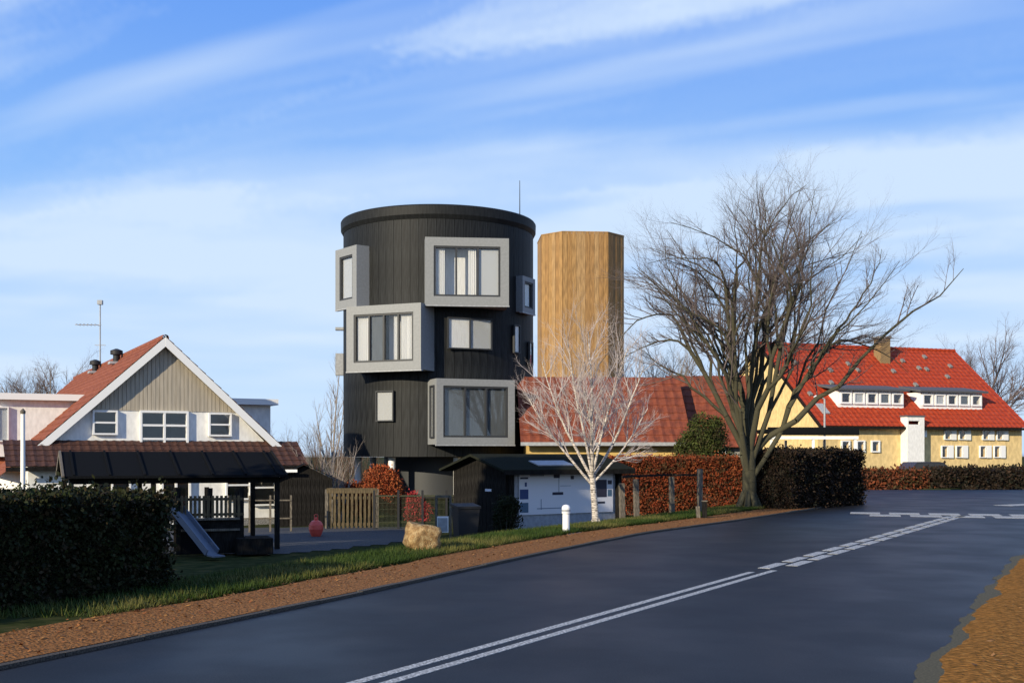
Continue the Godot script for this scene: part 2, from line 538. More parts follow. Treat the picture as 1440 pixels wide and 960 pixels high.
func domed_tree(called: String, label: String, at: Vector3) -> void:
	var o := thing(called, label, "tree", at)
	var mb := MB.new()
	var cr := MB.new()
	var tp := limb(mb, Vector3(0, -0.3, 0), Vector3(0.02, 1, 0), 2.3, 0.25, 0.20, 0.04, 0.05, 6, 12)
	for k in 7:
		var t := TAU * k / 7.0 + rr(0, 0.4)
		mb.tube(Vector3(cos(t), 0, sin(t)) * 0.42 + Vector3(0, -0.12, 0), Vector3(cos(t), 0, sin(t)) * 0.12 + Vector3(0, 0.6, 0), 0.1, 0.09, 6)
	var spec := {"ang": [0.4, 0.95], "bend": 0.12, "lift": 0.07, "rad": [0.024, 0.0125, 0.0078, 0.0058], "count": [11, 6, 5, 3], "shrink": [0.3, 0.52, 0.55, 0.6], "near": 1.0, "fall": 0.25}
	var hub := Vector3(0.35, 4.6, 0)
	var dome := Vector3(5.4, 5.7, 4.6)
	var main := 11
	for i in main:
		var az := TAU * i / main + rr(-0.2, 0.2)
		var out := [0.95, 0.6, 0.85, 0.3, 0.9, 0.5, 0.95, 0.4, 0.8, 0.6, 0.25][i] as float
		var dir := Vector3(cos(az) * out, sqrt(maxf(0.05, 1.0 - out * out)) + 0.15, sin(az) * out).normalized()
		var goal := hub + dir * dome * 0.52
		var st: Array = tp[3 + i % 4]
		var pr := reach(mb, st[0], (Vector3(dir.x * 0.55, 0.9, dir.z * 0.55)).normalized(), goal, rr(0.085, 0.12), 0.055, 6, 7)
		var forks := 5
		for k in forks:
			var f: Array = pr[2 + k % 5] if k < 3 else pr[6 - k % 2]
			var dd := (dir + dirv() * 0.55).normalized()
			dd.y = maxf(dd.y, -0.05)
			var end := hub + dd.normalized() * dome * rr(0.86, 1.03)
			var lb := reach(mb, f[0], ((f[1] as Vector3) + dirv() * 0.35).normalized(), end, minf(0.062, f[2] * 0.75), 0.008, 8, 5)
			twigs(cr, lb, 0.18, spec.count[0], (f[0] as Vector3).distance_to(end) * 0.36, 0, spec)
	# one long bough to the right that reaches beyond the dome
	var bough := reach(mb, tp[5][0], Vector3(0.75, 0.65, 0.1).normalized(), Vector3(6.5, 7.6, 0.8), 0.12, 0.01, 9, 6)
	twigs(cr, bough, 0.3, 10, 1.5, 0, spec)
	put("trunk", mb.mesh(), M.bark_olive, o)
	put("crown", cr.mesh(), M.bark_twig, o)

func leaf_mesh(n: int, size: float, spread: float, s: int) -> ArrayMesh:
	# a small spray of pointed leaves
	var mb := MB.new()
	var r := RandomNumberGenerator.new()
	r.seed = s
	for i in n:
		var z := r.randf_range(-1, 1)
		var t := r.randf_range(0, TAU)
		var d := Vector3(sqrt(1 - z * z) * cos(t), z, sqrt(1 - z * z) * sin(t))
		var c := d * spread * r.randf_range(0.2, 1.0)
		var u := (d + Vector3(r.randf_range(-1, 1), r.randf_range(-1, 1), r.randf_range(-1, 1))).normalized()
		var w := u.cross(Vector3(r.randf_range(-1, 1), r.randf_range(-1, 1), r.randf_range(-1, 1))).normalized()
		var l := size * r.randf_range(0.7, 1.3)
		mb.quad(c, c + u * l * 0.5 - w * l * 0.32, c + u * l, c + u * l * 0.5 + w * l * 0.32)
	return mb.mesh()

func hedge(called: String, label: String, at: Vector3, turn: float, size: Vector3, leaf: ArrayMesh, lm: Material, tones: Array, per_m2: float, core: Material, cat := "hedge", bump := 0.1) -> Node3D:
	# a clipped hedge: a dark woody core with sprays of leaves over all its sides; local x along it, size.x long
	var o := thing(called, label, cat, at, turn)
	var fn := FastNoiseLite.new()
	fn.seed = int(at.x * 100) + 7
	fn.frequency = 0.9
	var mb := MB.new()
	mb.box(Vector3(0, size.y * 0.5 - 0.1, 0), Vector3(size.x - 0.3, size.y, size.z - 0.36))
	put("branches", mb.mesh(), core, o)
	var xf := []
	var cols := PackedColorArray()
	var faces := [[Vector3(0, 0, 1), size.x, size.y], [Vector3(0, 0, -1), size.x, size.y], [Vector3(0, 1, 0), size.x, size.z], [Vector3(1, 0, 0), size.z, size.y], [Vector3(-1, 0, 0), size.z, size.y]]
	for f in faces:
		var nn: Vector3 = f[0]
		var cnt := int(f[1] * f[2] * per_m2)
		for k in cnt:
			var a := rr(-0.5, 0.5)
			var b := rr(-0.5, 0.5)
			var p: Vector3
			if nn.y > 0.5:
				p = Vector3(a * size.x, size.y, b * size.z)
			elif absf(nn.z) > 0.5:
				p = Vector3(a * size.x, (b + 0.5) * size.y, nn.z * size.z * 0.5)
			else:
				p = Vector3(nn.x * size.x * 0.5, (b + 0.5) * size.y, a * size.z)
			p += nn * (fn.get_noise_3dv(p * 1.0) * bump - rr(0.0, 0.22) + (rr(0.05, 0.2) if rng.randf() < 0.05 else 0.0))
			xf.append(Transform3D(Basis(dirv(), rr(0, TAU)).scaled(Vector3.ONE * rr(0.7, 1.35)), p))
			var t: Color = tones[rng.randi() % tones.size()]
			cols.append(t * rr(0.75, 1.2))
	var fo := scatter("foliage", o, leaf, lm, xf, cols)
	fo.set_meta("kind", "stuff")
	return o

func bush(called: String, label: String, at: Vector3, rad: Vector3, count: int, leaf: ArrayMesh, lm: Material, tones: Array, twig: Material, cat := "shrub", hollow := 0.45, group := "") -> Node3D:
	var o := thing(called, label, cat, at, 0.0, group)
	var mb := MB.new()
	for k in 14:
		var t := rr(0, TAU)
		var d := Vector3(cos(t) * rr(0.2, 0.8) * rad.x, rad.y * rr(1.0, 1.7), sin(t) * rr(0.2, 0.8) * rad.z)
		limb(mb, Vector3(cos(t) * 0.08, -0.1, sin(t) * 0.08), d, d.length(), 0.02 + rad.y * 0.008, 0.006, 0.12, 0.02, 5, 4)
	put("stem", mb.mesh(), twig, o)
	var lobes := []
	for k in 9:
		lobes.append([Vector3(rr(-0.6, 0.6) * rad.x, rad.y * rr(0.5, 1.5), rr(-0.6, 0.6) * rad.z), rr(0.35, 0.6)])
	var xf := []
	var cols := PackedColorArray()
	for k in count:
		var l: Array = lobes[rng.randi() % lobes.size()]
		var p: Vector3 = l[0] + dirv() * rad * l[1] * pow(rr(hollow, 1.0), 0.5)
		if p.y < 0.02:
			p.y = rr(0.02, 0.2)
		xf.append(Transform3D(Basis(dirv(), rr(0, TAU)).scaled(Vector3.ONE * rr(0.7, 1.3)), p))
		var t: Color = tones[rng.randi() % tones.size()]
		cols.append(t * rr(0.7, 1.2))
	var fo := scatter("foliage", o, leaf, lm, xf, cols)
	fo.set_meta("kind", "stuff")
	return o

func evergreen(called: String, label: String, at: Vector3, h: float, r: float, count: int, leaf: ArrayMesh, tones: Array) -> void:
	var o := thing(called, label, "tree", at)
	var mb := MB.new()
	limb(mb, Vector3(0, -0.2, 0), Vector3.UP, h * 0.95, 0.18, 0.03, 0.02, 0.05, 8, 8)
	put("trunk", mb.mesh(), M.bark_dark, o)
	var xf := []
	var cols := PackedColorArray()
	for k in count:
		var y := pow(rr(0, 1), 0.8)
		var a := rr(0, TAU)
		var rad := r * (1.0 - pow(y, 2.6)) * sqrt(rr(0.25, 1.0)) * (1.0 + 0.15 * sin(a * 5.0 + y * 20.0))
		xf.append(Transform3D(Basis(dirv(), rr(0, TAU)).scaled(Vector3.ONE * rr(0.8, 1.5)), Vector3(cos(a) * rad, 0.3 + y * (h - 0.4), sin(a) * rad)))
		cols.append((tones[rng.randi() % tones.size()] as Color) * rr(0.8, 1.4))
	scatter("crown", o, leaf, M.leaf, xf, cols).set_meta("kind", "stuff")

func twig_bush(called: String, label: String, at: Vector3, h: float, spread: float, stems: int, spec: Dictionary, twig: Material, cat := "shrub") -> Node3D:
	var o := thing(called, label, cat, at)
	var st := MB.new()
	var cr := MB.new()
	for k in stems:
		var t := TAU * k / stems + rr(-0.3, 0.3)
		var base := Vector3(cos(t), 0, sin(t)) * rr(0.0, 0.5) * spread + Vector3(0, -0.1, 0)
		var d := Vector3(cos(t) * spread * rr(0.1, 0.7), h, sin(t) * spread * rr(0.1, 0.7))
		var path := limb(st, base, d, h * rr(0.6, 1.0), 0.035, 0.01, 0.08, 0.02, 6, 4)
		twigs(cr, path, 0.2, spec.count[0], h * spec.shrink[0], 0, spec)
	put("stem", st.mesh(), twig, o)
	put("crown", cr.mesh(), twig, o)
	return o

# ------------------------------------------------------------------ sky
func make_sky() -> PanoramaSkyMaterial:
	var w := 2048
	var h := 1024
	var im := Image.create(w, h, false, Image.FORMAT_RGBF)
	var n1 := FastNoiseLite.new()
	n1.seed = 11
	n1.frequency = 0.55
	n1.fractal_octaves = 5
	var n2 := FastNoiseLite.new()
	n2.seed = 29
	n2.frequency = 0.9
	n2.fractal_octaves = 5
	n2.domain_warp_enabled = true
	n2.domain_warp_amplitude = 0.9
	n2.domain_warp_frequency = 0.5
	var n3 := FastNoiseLite.new()
	n3.seed = 5
	n3.frequency = 1.1
	n3.fractal_octaves = 4
	var low := Color(.235, .235, .22)
	for y in h:
		var el := PI * (0.5 - (y + 0.5) / h)
		var deg := rad_to_deg(el)
		if deg < -2.0:
			for x in w:
				im.set_pixel(x, y, Color(.16, .15, .13))
			continue
		var e := maxf(deg, 0.0)
		var base := Color(.56, .74, .96).lerp(Color(.28, .52, .93), smoothstep(0.0, 13.0, e)).lerp(Color(.135, .33, .85), smoothstep(9.0, 24.0, e)).lerp(Color(.055, .17, .56), smoothstep(24.0, 80.0, e))
		var sy := sin(maxf(el, 0.0))
		for x in w:
			var az := TAU * ((x + 0.5) / w - 0.5)
			var cx := cos(el) * sin(az)
			var cz := cos(el) * cos(az)
			# a high thin sheet that fills the lower sky, with a ragged upper edge, and wind-drawn cirrus above it
			var px := cx / (sy + 0.10)
			var pz := cz / (sy + 0.10)
			var edge := 15.2 + 2.6 * n1.get_noise_3d(cx * 2.4, 3.0, cz * 2.4) - 3.4 * smoothstep(-0.1, 0.6, sin(az))
			var sheet := (1.0 - smoothstep(edge - 1.2, edge + 1.5, e)) * (0.50 + 0.9 * n1.get_noise_2d(px * 0.6 + 20.0, pz * 1.0)) * smoothstep(-2.0, 9.0, e)
			var bands := maxf(0.0, n3.get_noise_3d(cx * 2.2, e * 0.52, cz * 2.2)) * (1.0 - smoothstep(9.0, 14.0, e)) * 0.85
			var u := -px * 0.78 + pz * 0.36
			var t := px * 0.36 + pz * 0.78
			var ci := maxf(0.0, n2.get_noise_2d(u * 0.55 + 3.1, t * 1.9 + 1.7) - 0.02) * 1.15
			ci += maxf(0.0, n3.get_noise_2d(u * 0.35 + 40.0, t * 2.6 - 11.0) - 0.05) * 0.75
			ci += maxf(0.0, n2.get_noise_2d(u * 0.3 - 8.0, t * 0.5 + 9.0)) * 0.35
			var k := clampf(maxf(sheet, 0.0) + bands + ci * smoothstep(3.0, 14.0, e), 0.0, 0.88)
			im.set_pixel(x, y, base.lerp(Color(.64, .78, .96), k) * 0.89)
	var s := PanoramaSkyMaterial.new()
	s.panorama = ImageTexture.create_from_image(im)
	return s

# ------------------------------------------------------------------ black tower house
func bay(t: Node3D, deg: float, w: float, h: float, yc: float, front: float, cols: int, back: Array, side_window := 0, border := 0.34, shift := 0.0, called := "bay_window") -> Node3D:
	var o := Node3D.new()
	o.name = called
	t.add_child(o, true)
	o.position.y = yc
	o.rotation_degrees.y = deg
	o.position += o.basis.x * shift
	var mb := MB.new()
	var inner := 3.3
	var zc := (front + inner) / 2
	var dz := front - inner
	mb.box(Vector3(0, h / 2 - border / 2, zc), Vector3(w, border, dz))
	mb.box(Vector3(0, -h / 2 + border / 2, zc), Vector3(w, border, dz))
	mb.box(Vector3(-w / 2 + border / 2, 0, zc), Vector3(border, h - 2 * border, dz))
	mb.box(Vector3(w / 2 - border / 2, 0, zc), Vector3(border, h - 2 * border, dz))
	put("casing", mb.mesh(), M.grey_metal, o)
	bx(o, "drip_edge", Vector3(0, -h / 2 - 0.03, front - 0.06), Vector3(w + 0.04, 0.05, 0.14), M.galvanised)
	window(o, Vector3(0, 0, front - 0.1), w - 2 * border, h - 2 * border, cols, 1, M.dark_mullion, back, 0.075, 0.0, "glazing", 0.14)
	if side_window != 0:
		window(o, Vector3(side_window * (w / 2 + 0.01), 0, front - 0.52), 0.55, h - 0.5, 1, 1, M.dark_mullion, ["blind_white"], 0.06, 90.0 * side_window, "side_light", 0.1)
	return o

func black_tower() -> void:
	var base := -0.72
	var t := thing("tower_house", "tall round black tower house with projecting grey box windows", "tower", Vector3(-3.22, base, -50))
	var y0 := 1.72 - base
	var y1 := 11.32 - base
	var ytop := 11.86 - base
	var mb := MB.new()
	mb.lathe(PackedVector2Array([Vector2(0.01, y0), Vector2(4.06, y0), Vector2(4.06, y1 + 0.1)]), 96)
	put("wall", mb.mesh(), M.black_wall, t)
	var n := 72
	var half := PI / n - 0.0016
	var pm := MB.new()
	pm.squad(Vector3(sin(-half) * 4.15, y0 - 0.03, cos(half) * 4.15), Vector3(sin(half) * 4.15, y0 - 0.03, cos(half) * 4.15), Vector3(sin(half) * 4.15, y1, cos(half) * 4.15), Vector3(sin(-half) * 4.15, y1, cos(half) * 4.15), Vector3(sin(-half), 0, cos(half)), Vector3(sin(half), 0, cos(half)), Vector3(sin(half), 0, cos(half)), Vector3(sin(-half), 0, cos(half)))
	for s in [-1.0, 1.0]:
		var e := Vector3(sin(half * s), 0, cos(half))
		var pts := [e * 4.05 + Vector3.UP * (y0 - 0.03), e * 4.15 + Vector3.UP * (y0 - 0.03), e * 4.15 + Vector3.UP * y1, e * 4.05 + Vector3.UP * y1]
		if s > 0:
			pm.quad(pts[1], pts[0], pts[3], pts[2])
		else:
			pm.quad(pts[0], pts[1], pts[2], pts[3])
	pm.quad(Vector3(sin(-half) * 4.05, y0 - 0.03, cos(half) * 4.05), Vector3(sin(half) * 4.05, y0 - 0.03, cos(half) * 4.05), Vector3(sin(half) * 4.15, y0 - 0.03, cos(half) * 4.15), Vector3(sin(-half) * 4.15, y0 - 0.03, cos(half) * 4.15))
	var pmesh := pm.mesh()
	for k in n:
		var o := put("cladding_panel", pmesh, M.black_cladding, t)
		o.rotation.y = TAU * k / n
		o.scale = Vector3(1, 1, 1) * (1.0 + (0.0006 if k % 2 else 0.0))
	mb = MB.new()
	mb.lathe(PackedVector2Array([Vector2(4.0, y1 - 0.05), Vector2(4.17, y1 - 0.02), Vector2(4.26, y1 + 0.14), Vector2(4.27, ytop - 0.06), Vector2(4.23, ytop), Vector2(3.9, ytop), Vector2(3.9, ytop - 0.3), Vector2(0.01, ytop - 0.28)]), 96)
	put("parapet", mb.mesh(), M.black_cladding, t)
	var W := "blind_white"
	var P := "blind_pale"
	var Gy := "blind_grey"
	bay(t, 6, 3.34, 2.68, 9.06 - base, 4.9, 3, ["drape_left", "drape_right", P], 0, 0.34, 0.93)
	bay(t, -23, 3.4, 2.62, 6.45 - base, 4.95, 4, ["drape", Gy, "drape_right", "drape"], 0)
	bay(t, 21, 3.3, 2.6, 3.48 - base, 5.0, 3, [Gy, "blind_slate", Gy], -1, 0.28)
	bay(t, -52, 1.75, 2.5, 9.1 - base, 4.66, 1, [P])
	bay(t, 63, 1.2, 1.5, 8.5 - base, 4.42, 1, [P], 0, 0.2)
	for a in [[21.0, 1.9, 1.27, 6.67, 2, [W, P]], [54.0, .45, 1.18, 6.6, 1, [W]], [72.0, .5, 1.0, 6.1, 1, [P]], [-27.5, .87, 1.25, 3.75, 1, [P]]]:
		var r := deg_to_rad(a[0])
		window(t, Vector3(sin(r) * 4.23, a[3] - base, cos(r) * 4.23), a[1], a[2], a[4], 1, M.dark_mullion, a[5], 0.05, a[0], "window", 0.1)
	# small fittings on the left side
	for a in [[-84.0, 7.25, .35, .12, "lamp_bracket"], [-84.0, 5.7, .34, .95, "meter_cabinet"]]:
		var r := deg_to_rad(a[0])
		bx(t, a[4], Vector3(sin(r) * 4.32, a[1] - base, cos(r) * 4.32), Vector3(.35, a[3], a[2]), M.galvanised, Vector3(0, a[0], 0))
	# open ground floor: columns and a set-back glazed core
	for k in 8:
		var r := TAU * (k + 0.35) / 8
		var cy := CylinderMesh.new()
		cy.top_radius = 0.15
		cy.bottom_radius = 0.15
		cy.height = y0 + 0.15
		var o := put("column", cy, M.white_paint, t)
		o.position = Vector3(sin(r) * 3.55, cy.height / 2 - 0.2, cos(r) * 3.55)
	mb = MB.new()
	mb.lathe(PackedVector2Array([Vector2(2.4, -0.2), Vector2(2.4, y0)]), 32)
	put("entrance_core", mb.mesh(), M.dark_mullion, t)
	mb = MB.new()
	mb.tube(Vector3(3.55, ytop - 0.1, 1.7), Vector3(3.55, ytop + 1.55, 1.7), 0.022, 0.012, 8)
	mb.box(Vector3(3.55, ytop - 0.2, 1.7), Vector3(.2, .25, .2))
	put("antenna_rod", mb.mesh(), M.dark_metal, t)

func golden_tower() -> void:
	var base := -0.8
	var t := thing("timber_tower", "tall golden timber-clad tower with cut corners behind the black tower", "tower", Vector3(4.42, base, -74), 4.0)
	var hgt := 15.75 - base
	var A := 1.42     # half length of a broad face
	var R := 2.62     # distance of a broad face from the axis
	var core := MB.new()
	var ring := []
	for k in 4:
		var b := Basis(Vector3.UP, TAU * k / 4)
		ring.append(b * Vector3(-A, 0, R))
		ring.append(b * Vector3(A, 0, R))
	for i in 8:
		var p: Vector3 = ring[i] * 0.975
		var q: Vector3 = ring[(i + 1) % 8] * 0.975
		core.quad(p, q, q + Vector3.UP * (hgt - 0.1), p + Vector3.UP * (hgt - 0.1))
		core.tri(Vector3.UP * (hgt - 0.1), p + Vector3.UP * (hgt - 0.1), q + Vector3.UP * (hgt - 0.1))
	put("wall", core.mesh(), M.dark_wood, t)
	for i in 8:
		var p: Vector3 = ring[i]
		var q: Vector3 = ring[(i + 1) % 8]
		var n := int(round(p.distance_to(q) / 0.28))
		var d := (q - p) / n
		var ang := rad_to_deg(atan2(-d.z, d.x))
		for k in n:
			var hh: float = [hgt, hgt - 0.02, hgt + 0.015][rng.randi() % 3]
			var o := bx(t, "board", p + d * (k + 0.5) + Vector3.UP * hh / 2, Vector3(d.length() - 0.012, hh, 0.045), M["golden_board_%d" % (rng.randi() % 4)], Vector3(0, ang, 0))
			o.position += o.basis.z * [0.0, 0.012][rng.randi() % 2]
	var cap := MB.new()
	for i in 8:
		var p: Vector3 = ring[i] * 1.0 + Vector3.UP * (hgt + 0.015)
		var q: Vector3 = ring[(i + 1) % 8] * 1.0 + Vector3.UP * (hgt + 0.015)
		cap.bar(p, q, 0.1, 0.06)
	put("capping", cap.mesh(), M.golden_board_2, t)

# ------------------------------------------------------------------ white gabled house
func white_house() -> void:
	var b := -0.82
	var t := thing("gabled_house", "white gabled house with brown tiled roof and beige boarded gable top", "house", Vector3(-12.25, b, -40), 28.0)
	var apex := 5.85 - b
	var foot := 2.05 - b
	var hw := 4.15
	var slope := (apex - foot) / hw
	var L := 24.0
	var y_split := 3.33 - b
	var xs := (apex - 0.22 - y_split) / slope
	# gable wall: white below, boards above
	var mb := MB.new()
	hollow(t, "wall", extruded(PackedVector2Array([Vector2(-4.55, 0), Vector2(4.55, 0), Vector2(4.55, 1.0), Vector2(hw - 0.1, foot - 0.25), Vector2(xs, y_split), Vector2(-xs, y_split), Vector2(-hw + 0.1, foot - 0.25), Vector2(-4.55, 1.0)]), L, 0.0),
		extruded(PackedVector2Array([Vector2(-4.25, 0.15), Vector2(4.25, 0.15), Vector2(4.25, 0.9), Vector2(hw - 0.5, foot - 0.4), Vector2(xs - 0.3, y_split - 0.1), Vector2(-xs + 0.3, y_split - 0.1), Vector2(-hw + 0.5, foot - 0.4), Vector2(-4.25, 0.9)]), L - 0.6, -0.25),
		[[Vector3(-1.98, 2.87 - b, -0.1), Vector3(0.76, 0.78, 0.6)], [Vector3(0, 2.62 - b, -0.1), Vector3(1.58, 1.3, 0.6)], [Vector3(1.95, 2.85 - b, -0.1), Vector3(0.76, 0.78, 0.6)], [Vector3(0, 1.05, -0.1), Vector3(8.2, 1.7, 0.5)]], M.white_render)
	mb = MB.new()
	mb.prism(PackedVector2Array([Vector2(-xs, y_split), Vector2(xs, y_split), Vector2(0, apex - 0.25)]), -L, -0.03)
	put("gable_core", mb.mesh(), M.black_wall, t)
	var nb := 36
	for k in nb:
		var x0 := -xs + 2 * xs * k / nb
		var x1 := -xs + 2 * xs * (k + 1) / nb - 0.012
		var ya := maxf(y_split + 0.02, apex - 0.26 - slope * absf(x0))
		var yb := maxf(y_split + 0.02, apex - 0.26 - slope * absf(x1))
		mb = MB.new()
		mb.prism(PackedVector2Array([Vector2(x0, y_split - 0.03), Vector2(x1, y_split - 0.03), Vector2(x1, yb), Vector2(x0, ya)]), -0.03, 0.025 + 0.006 * (k % 2))
		put("gable_board", mb.mesh(), M.beige_board, t)
	# roof
	var roof := MB.new()
	var tip := Vector3(0, apex + 0.02, 0.3)
	tile_roof(roof, tip, Vector3(0, 0, -L - 0.3), Vector3(-5.25, -5.25 * slope, 0))
	tile_roof(roof, tip, Vector3(0, 0, -L - 0.3), Vector3(4.4, -4.4 * slope, 0))
	var rf := put("roof", roof.mesh(), M.brown_tile, t)
	mb = MB.new()
	for k in 62:
		mb.tube(Vector3(0, apex + 0.0, 0.32 - k * 0.39), Vector3(0, apex + 0.02, -0.1 - k * 0.39), 0.12, 0.13, 8)
	put("ridge", mb.mesh(), M.brown_tile, rf)
	for s in [-1.0, 1.0]:
		mb = MB.new()
		var e: float = 4.3
		var dn := 0.2
		mb.prism(PackedVector2Array([Vector2(0, apex + 0.03), Vector2(0, apex - 0.30), Vector2(s * e, apex - 0.30 - slope * e), Vector2(s * e, apex + 0.03 - slope * e)] if s < 0 else [Vector2(0, apex + 0.03), Vector2(s * e, apex + 0.03 - slope * e), Vector2(s * e, apex - 0.30 - slope * e), Vector2(0, apex - 0.30)]), 0.26 + 0.002 * s, 0.32 + 0.002 * s)
		put("bargeboard", mb.mesh(), M.white_paint, t)
		mb = MB.new()      # soffit between boards and wall
		mb.quad(Vector3(0, apex - 0.10, 0.0), Vector3(0, apex - 0.10, 0.27), Vector3(s * e, apex - 0.10 - slope * e, 0.27), Vector3(s * e, apex - 0.10 - slope * e, 0.0))
		put("soffit", mb.mesh(), M.white_paint, t)
	# windows of the gable
	var D := ["open"]
	window(t, Vector3(-1.98, 2.87 - b, 0.075), 0.82, 0.84, 1, 2, M.white_paint, D, 0.06)
	window(t, Vector3(0.0, 2.56 - b, 0.075), 1.66, 1.5, 2, 3, M.white_paint, D, 0.075)
	window(t, Vector3(1.95, 2.85 - b, 0.075), 0.82, 0.84, 1, 2, M.white_paint, D, 0.06)
	# lean-to along the gable
	mb = MB.new()
	hollow(t, "front_wall", solid(Vector3(9.0, 2.2, 0.98), Vector3(0, 1.1, 0.5)), solid(Vector3(8.6, 1.85, 0.95), Vector3(0, 1.08, 0.33)),
		[[Vector3(2.35, 1.52, 0.95), Vector3(0.84, 0.99, 0.5)], [Vector3(3.3, 1.42, 0.95), Vector3(0.84, 1.24, 0.5)], [Vector3(0.2, 1.15, 0.95), Vector3(0.94, 1.8, 0.5)], [Vector3(-1.9, 1.45, 0.95), Vector3(1.14, 1.04, 0.5)]], M.white_render)
	mb = MB.new()
	var lh := 2.25 - b
	var le := 1.38 - b
	tile_roof(mb, Vector3(-5.2, lh, 0.02), Vector3(10.0, 0, 0), Vector3(0, le - lh, 1.42))
	put("lean_to_roof", mb.mesh(), M.dark_tile, t)
	bx(t, "fascia", Vector3(-0.2, le - 0.08, 1.42), Vector3(10.0, 0.13, 0.04), M.dark_wood)
	window(t, Vector3(2.35, 1.52, 1.065), 0.9, 1.05, 1, 2, M.white_paint, D, 0.06)
	window(t, Vector3(3.3, 1.42, 1.065), 0.9, 1.3, 1, 2, M.white_paint, D, 0.06)
	window(t, Vector3(0.2, 1.15, 1.065), 1.0, 1.9, 2, 1, M.white_paint, D, 0.07, 0.0, "garden_door")
	window(t, Vector3(-1.9, 1.45, 1.065), 1.2, 1.1, 2, 1, M.white_paint, D, 0.06)
	bx(t, "house_number_board", Vector3(4.15, 1.75, 1.0), Vector3(0.35, 0.2, 0.03), M.blind_grey)
	bx(t, "plinth", Vector3(0, 0.15, 1.0), Vector3(9.04, 0.4, 0.05), M.concrete)
	# flat-roofed dormers on both slopes
	for s in [-1.0, 1.0]:
		var d := Node3D.new()
		d.name = "dormer"
		t.add_child(d, true)
		bx(d, "cheek_wall", Vector3(s * 3.75, 2.75 - b, -7.5), Vector3(3.0, 2.1, 5.0), M.white_render)
		bx(d, "flat_roof", Vector3(s * 3.7, 3.93 - b, -7.5), Vector3(3.6, 0.24, 5.6), M.white_paint)
		if s < 0:
			window(d, Vector3(-4.9, 2.9 - b, -4.93), 0.5, 1.3, 1, 1, M.white_paint, ["blind_pale"], 0.05)
	# cowls and a television aerial on the ridge
	for z in [-8.0, -14.0]:
		mb = MB.new()
		mb.lathe(PackedVector2Array([Vector2(0.14, 0), Vector2(0.14, 0.38), Vector2(0.25, 0.4), Vector2(0.25, 0.56), Vector2(0.05, 0.64)]), 12)
		var o := put("vent_cowl", mb.mesh(), M.dark_metal, t)
		o.position = Vector3(-0.35, apex - 0.35, z)
		mb = MB.new()
		mb.box(Vector3(0, 0, 0), Vector3(0.6, 0.1, 0.6))
		var fl := put("flashing", mb.mesh(), M.galvanised, o)
		fl.position = Vector3(0, 0.05, 0)
	mb = MB.new()
	mb.tube(Vector3(0, 0, 0), Vector3(0, 3.1, 0), 0.035, 0.03, 8)
	mb.box(Vector3(0, 3.1, 0), Vector3(0.22, 0.2, 0.22))
	mb.box(Vector3(-0.55, 2.05, 0), Vector3(1.2, 0.03, 0.03))
	for k in 6:
		mb.box(Vector3(-1.0 + k * 0.17, 2.05, 0), Vector3(0.02, 0.02, 0.7))
	mb.box(Vector3(0, 1.1, 0), Vector3(0.5, 0.03, 0.03))
	var ae := put("aerial", mb.mesh(), M.galvanised, t)
	ae.position = Vector3(0.0, apex - 0.05, -15.0)
	ae.rotation_degrees.y = -24

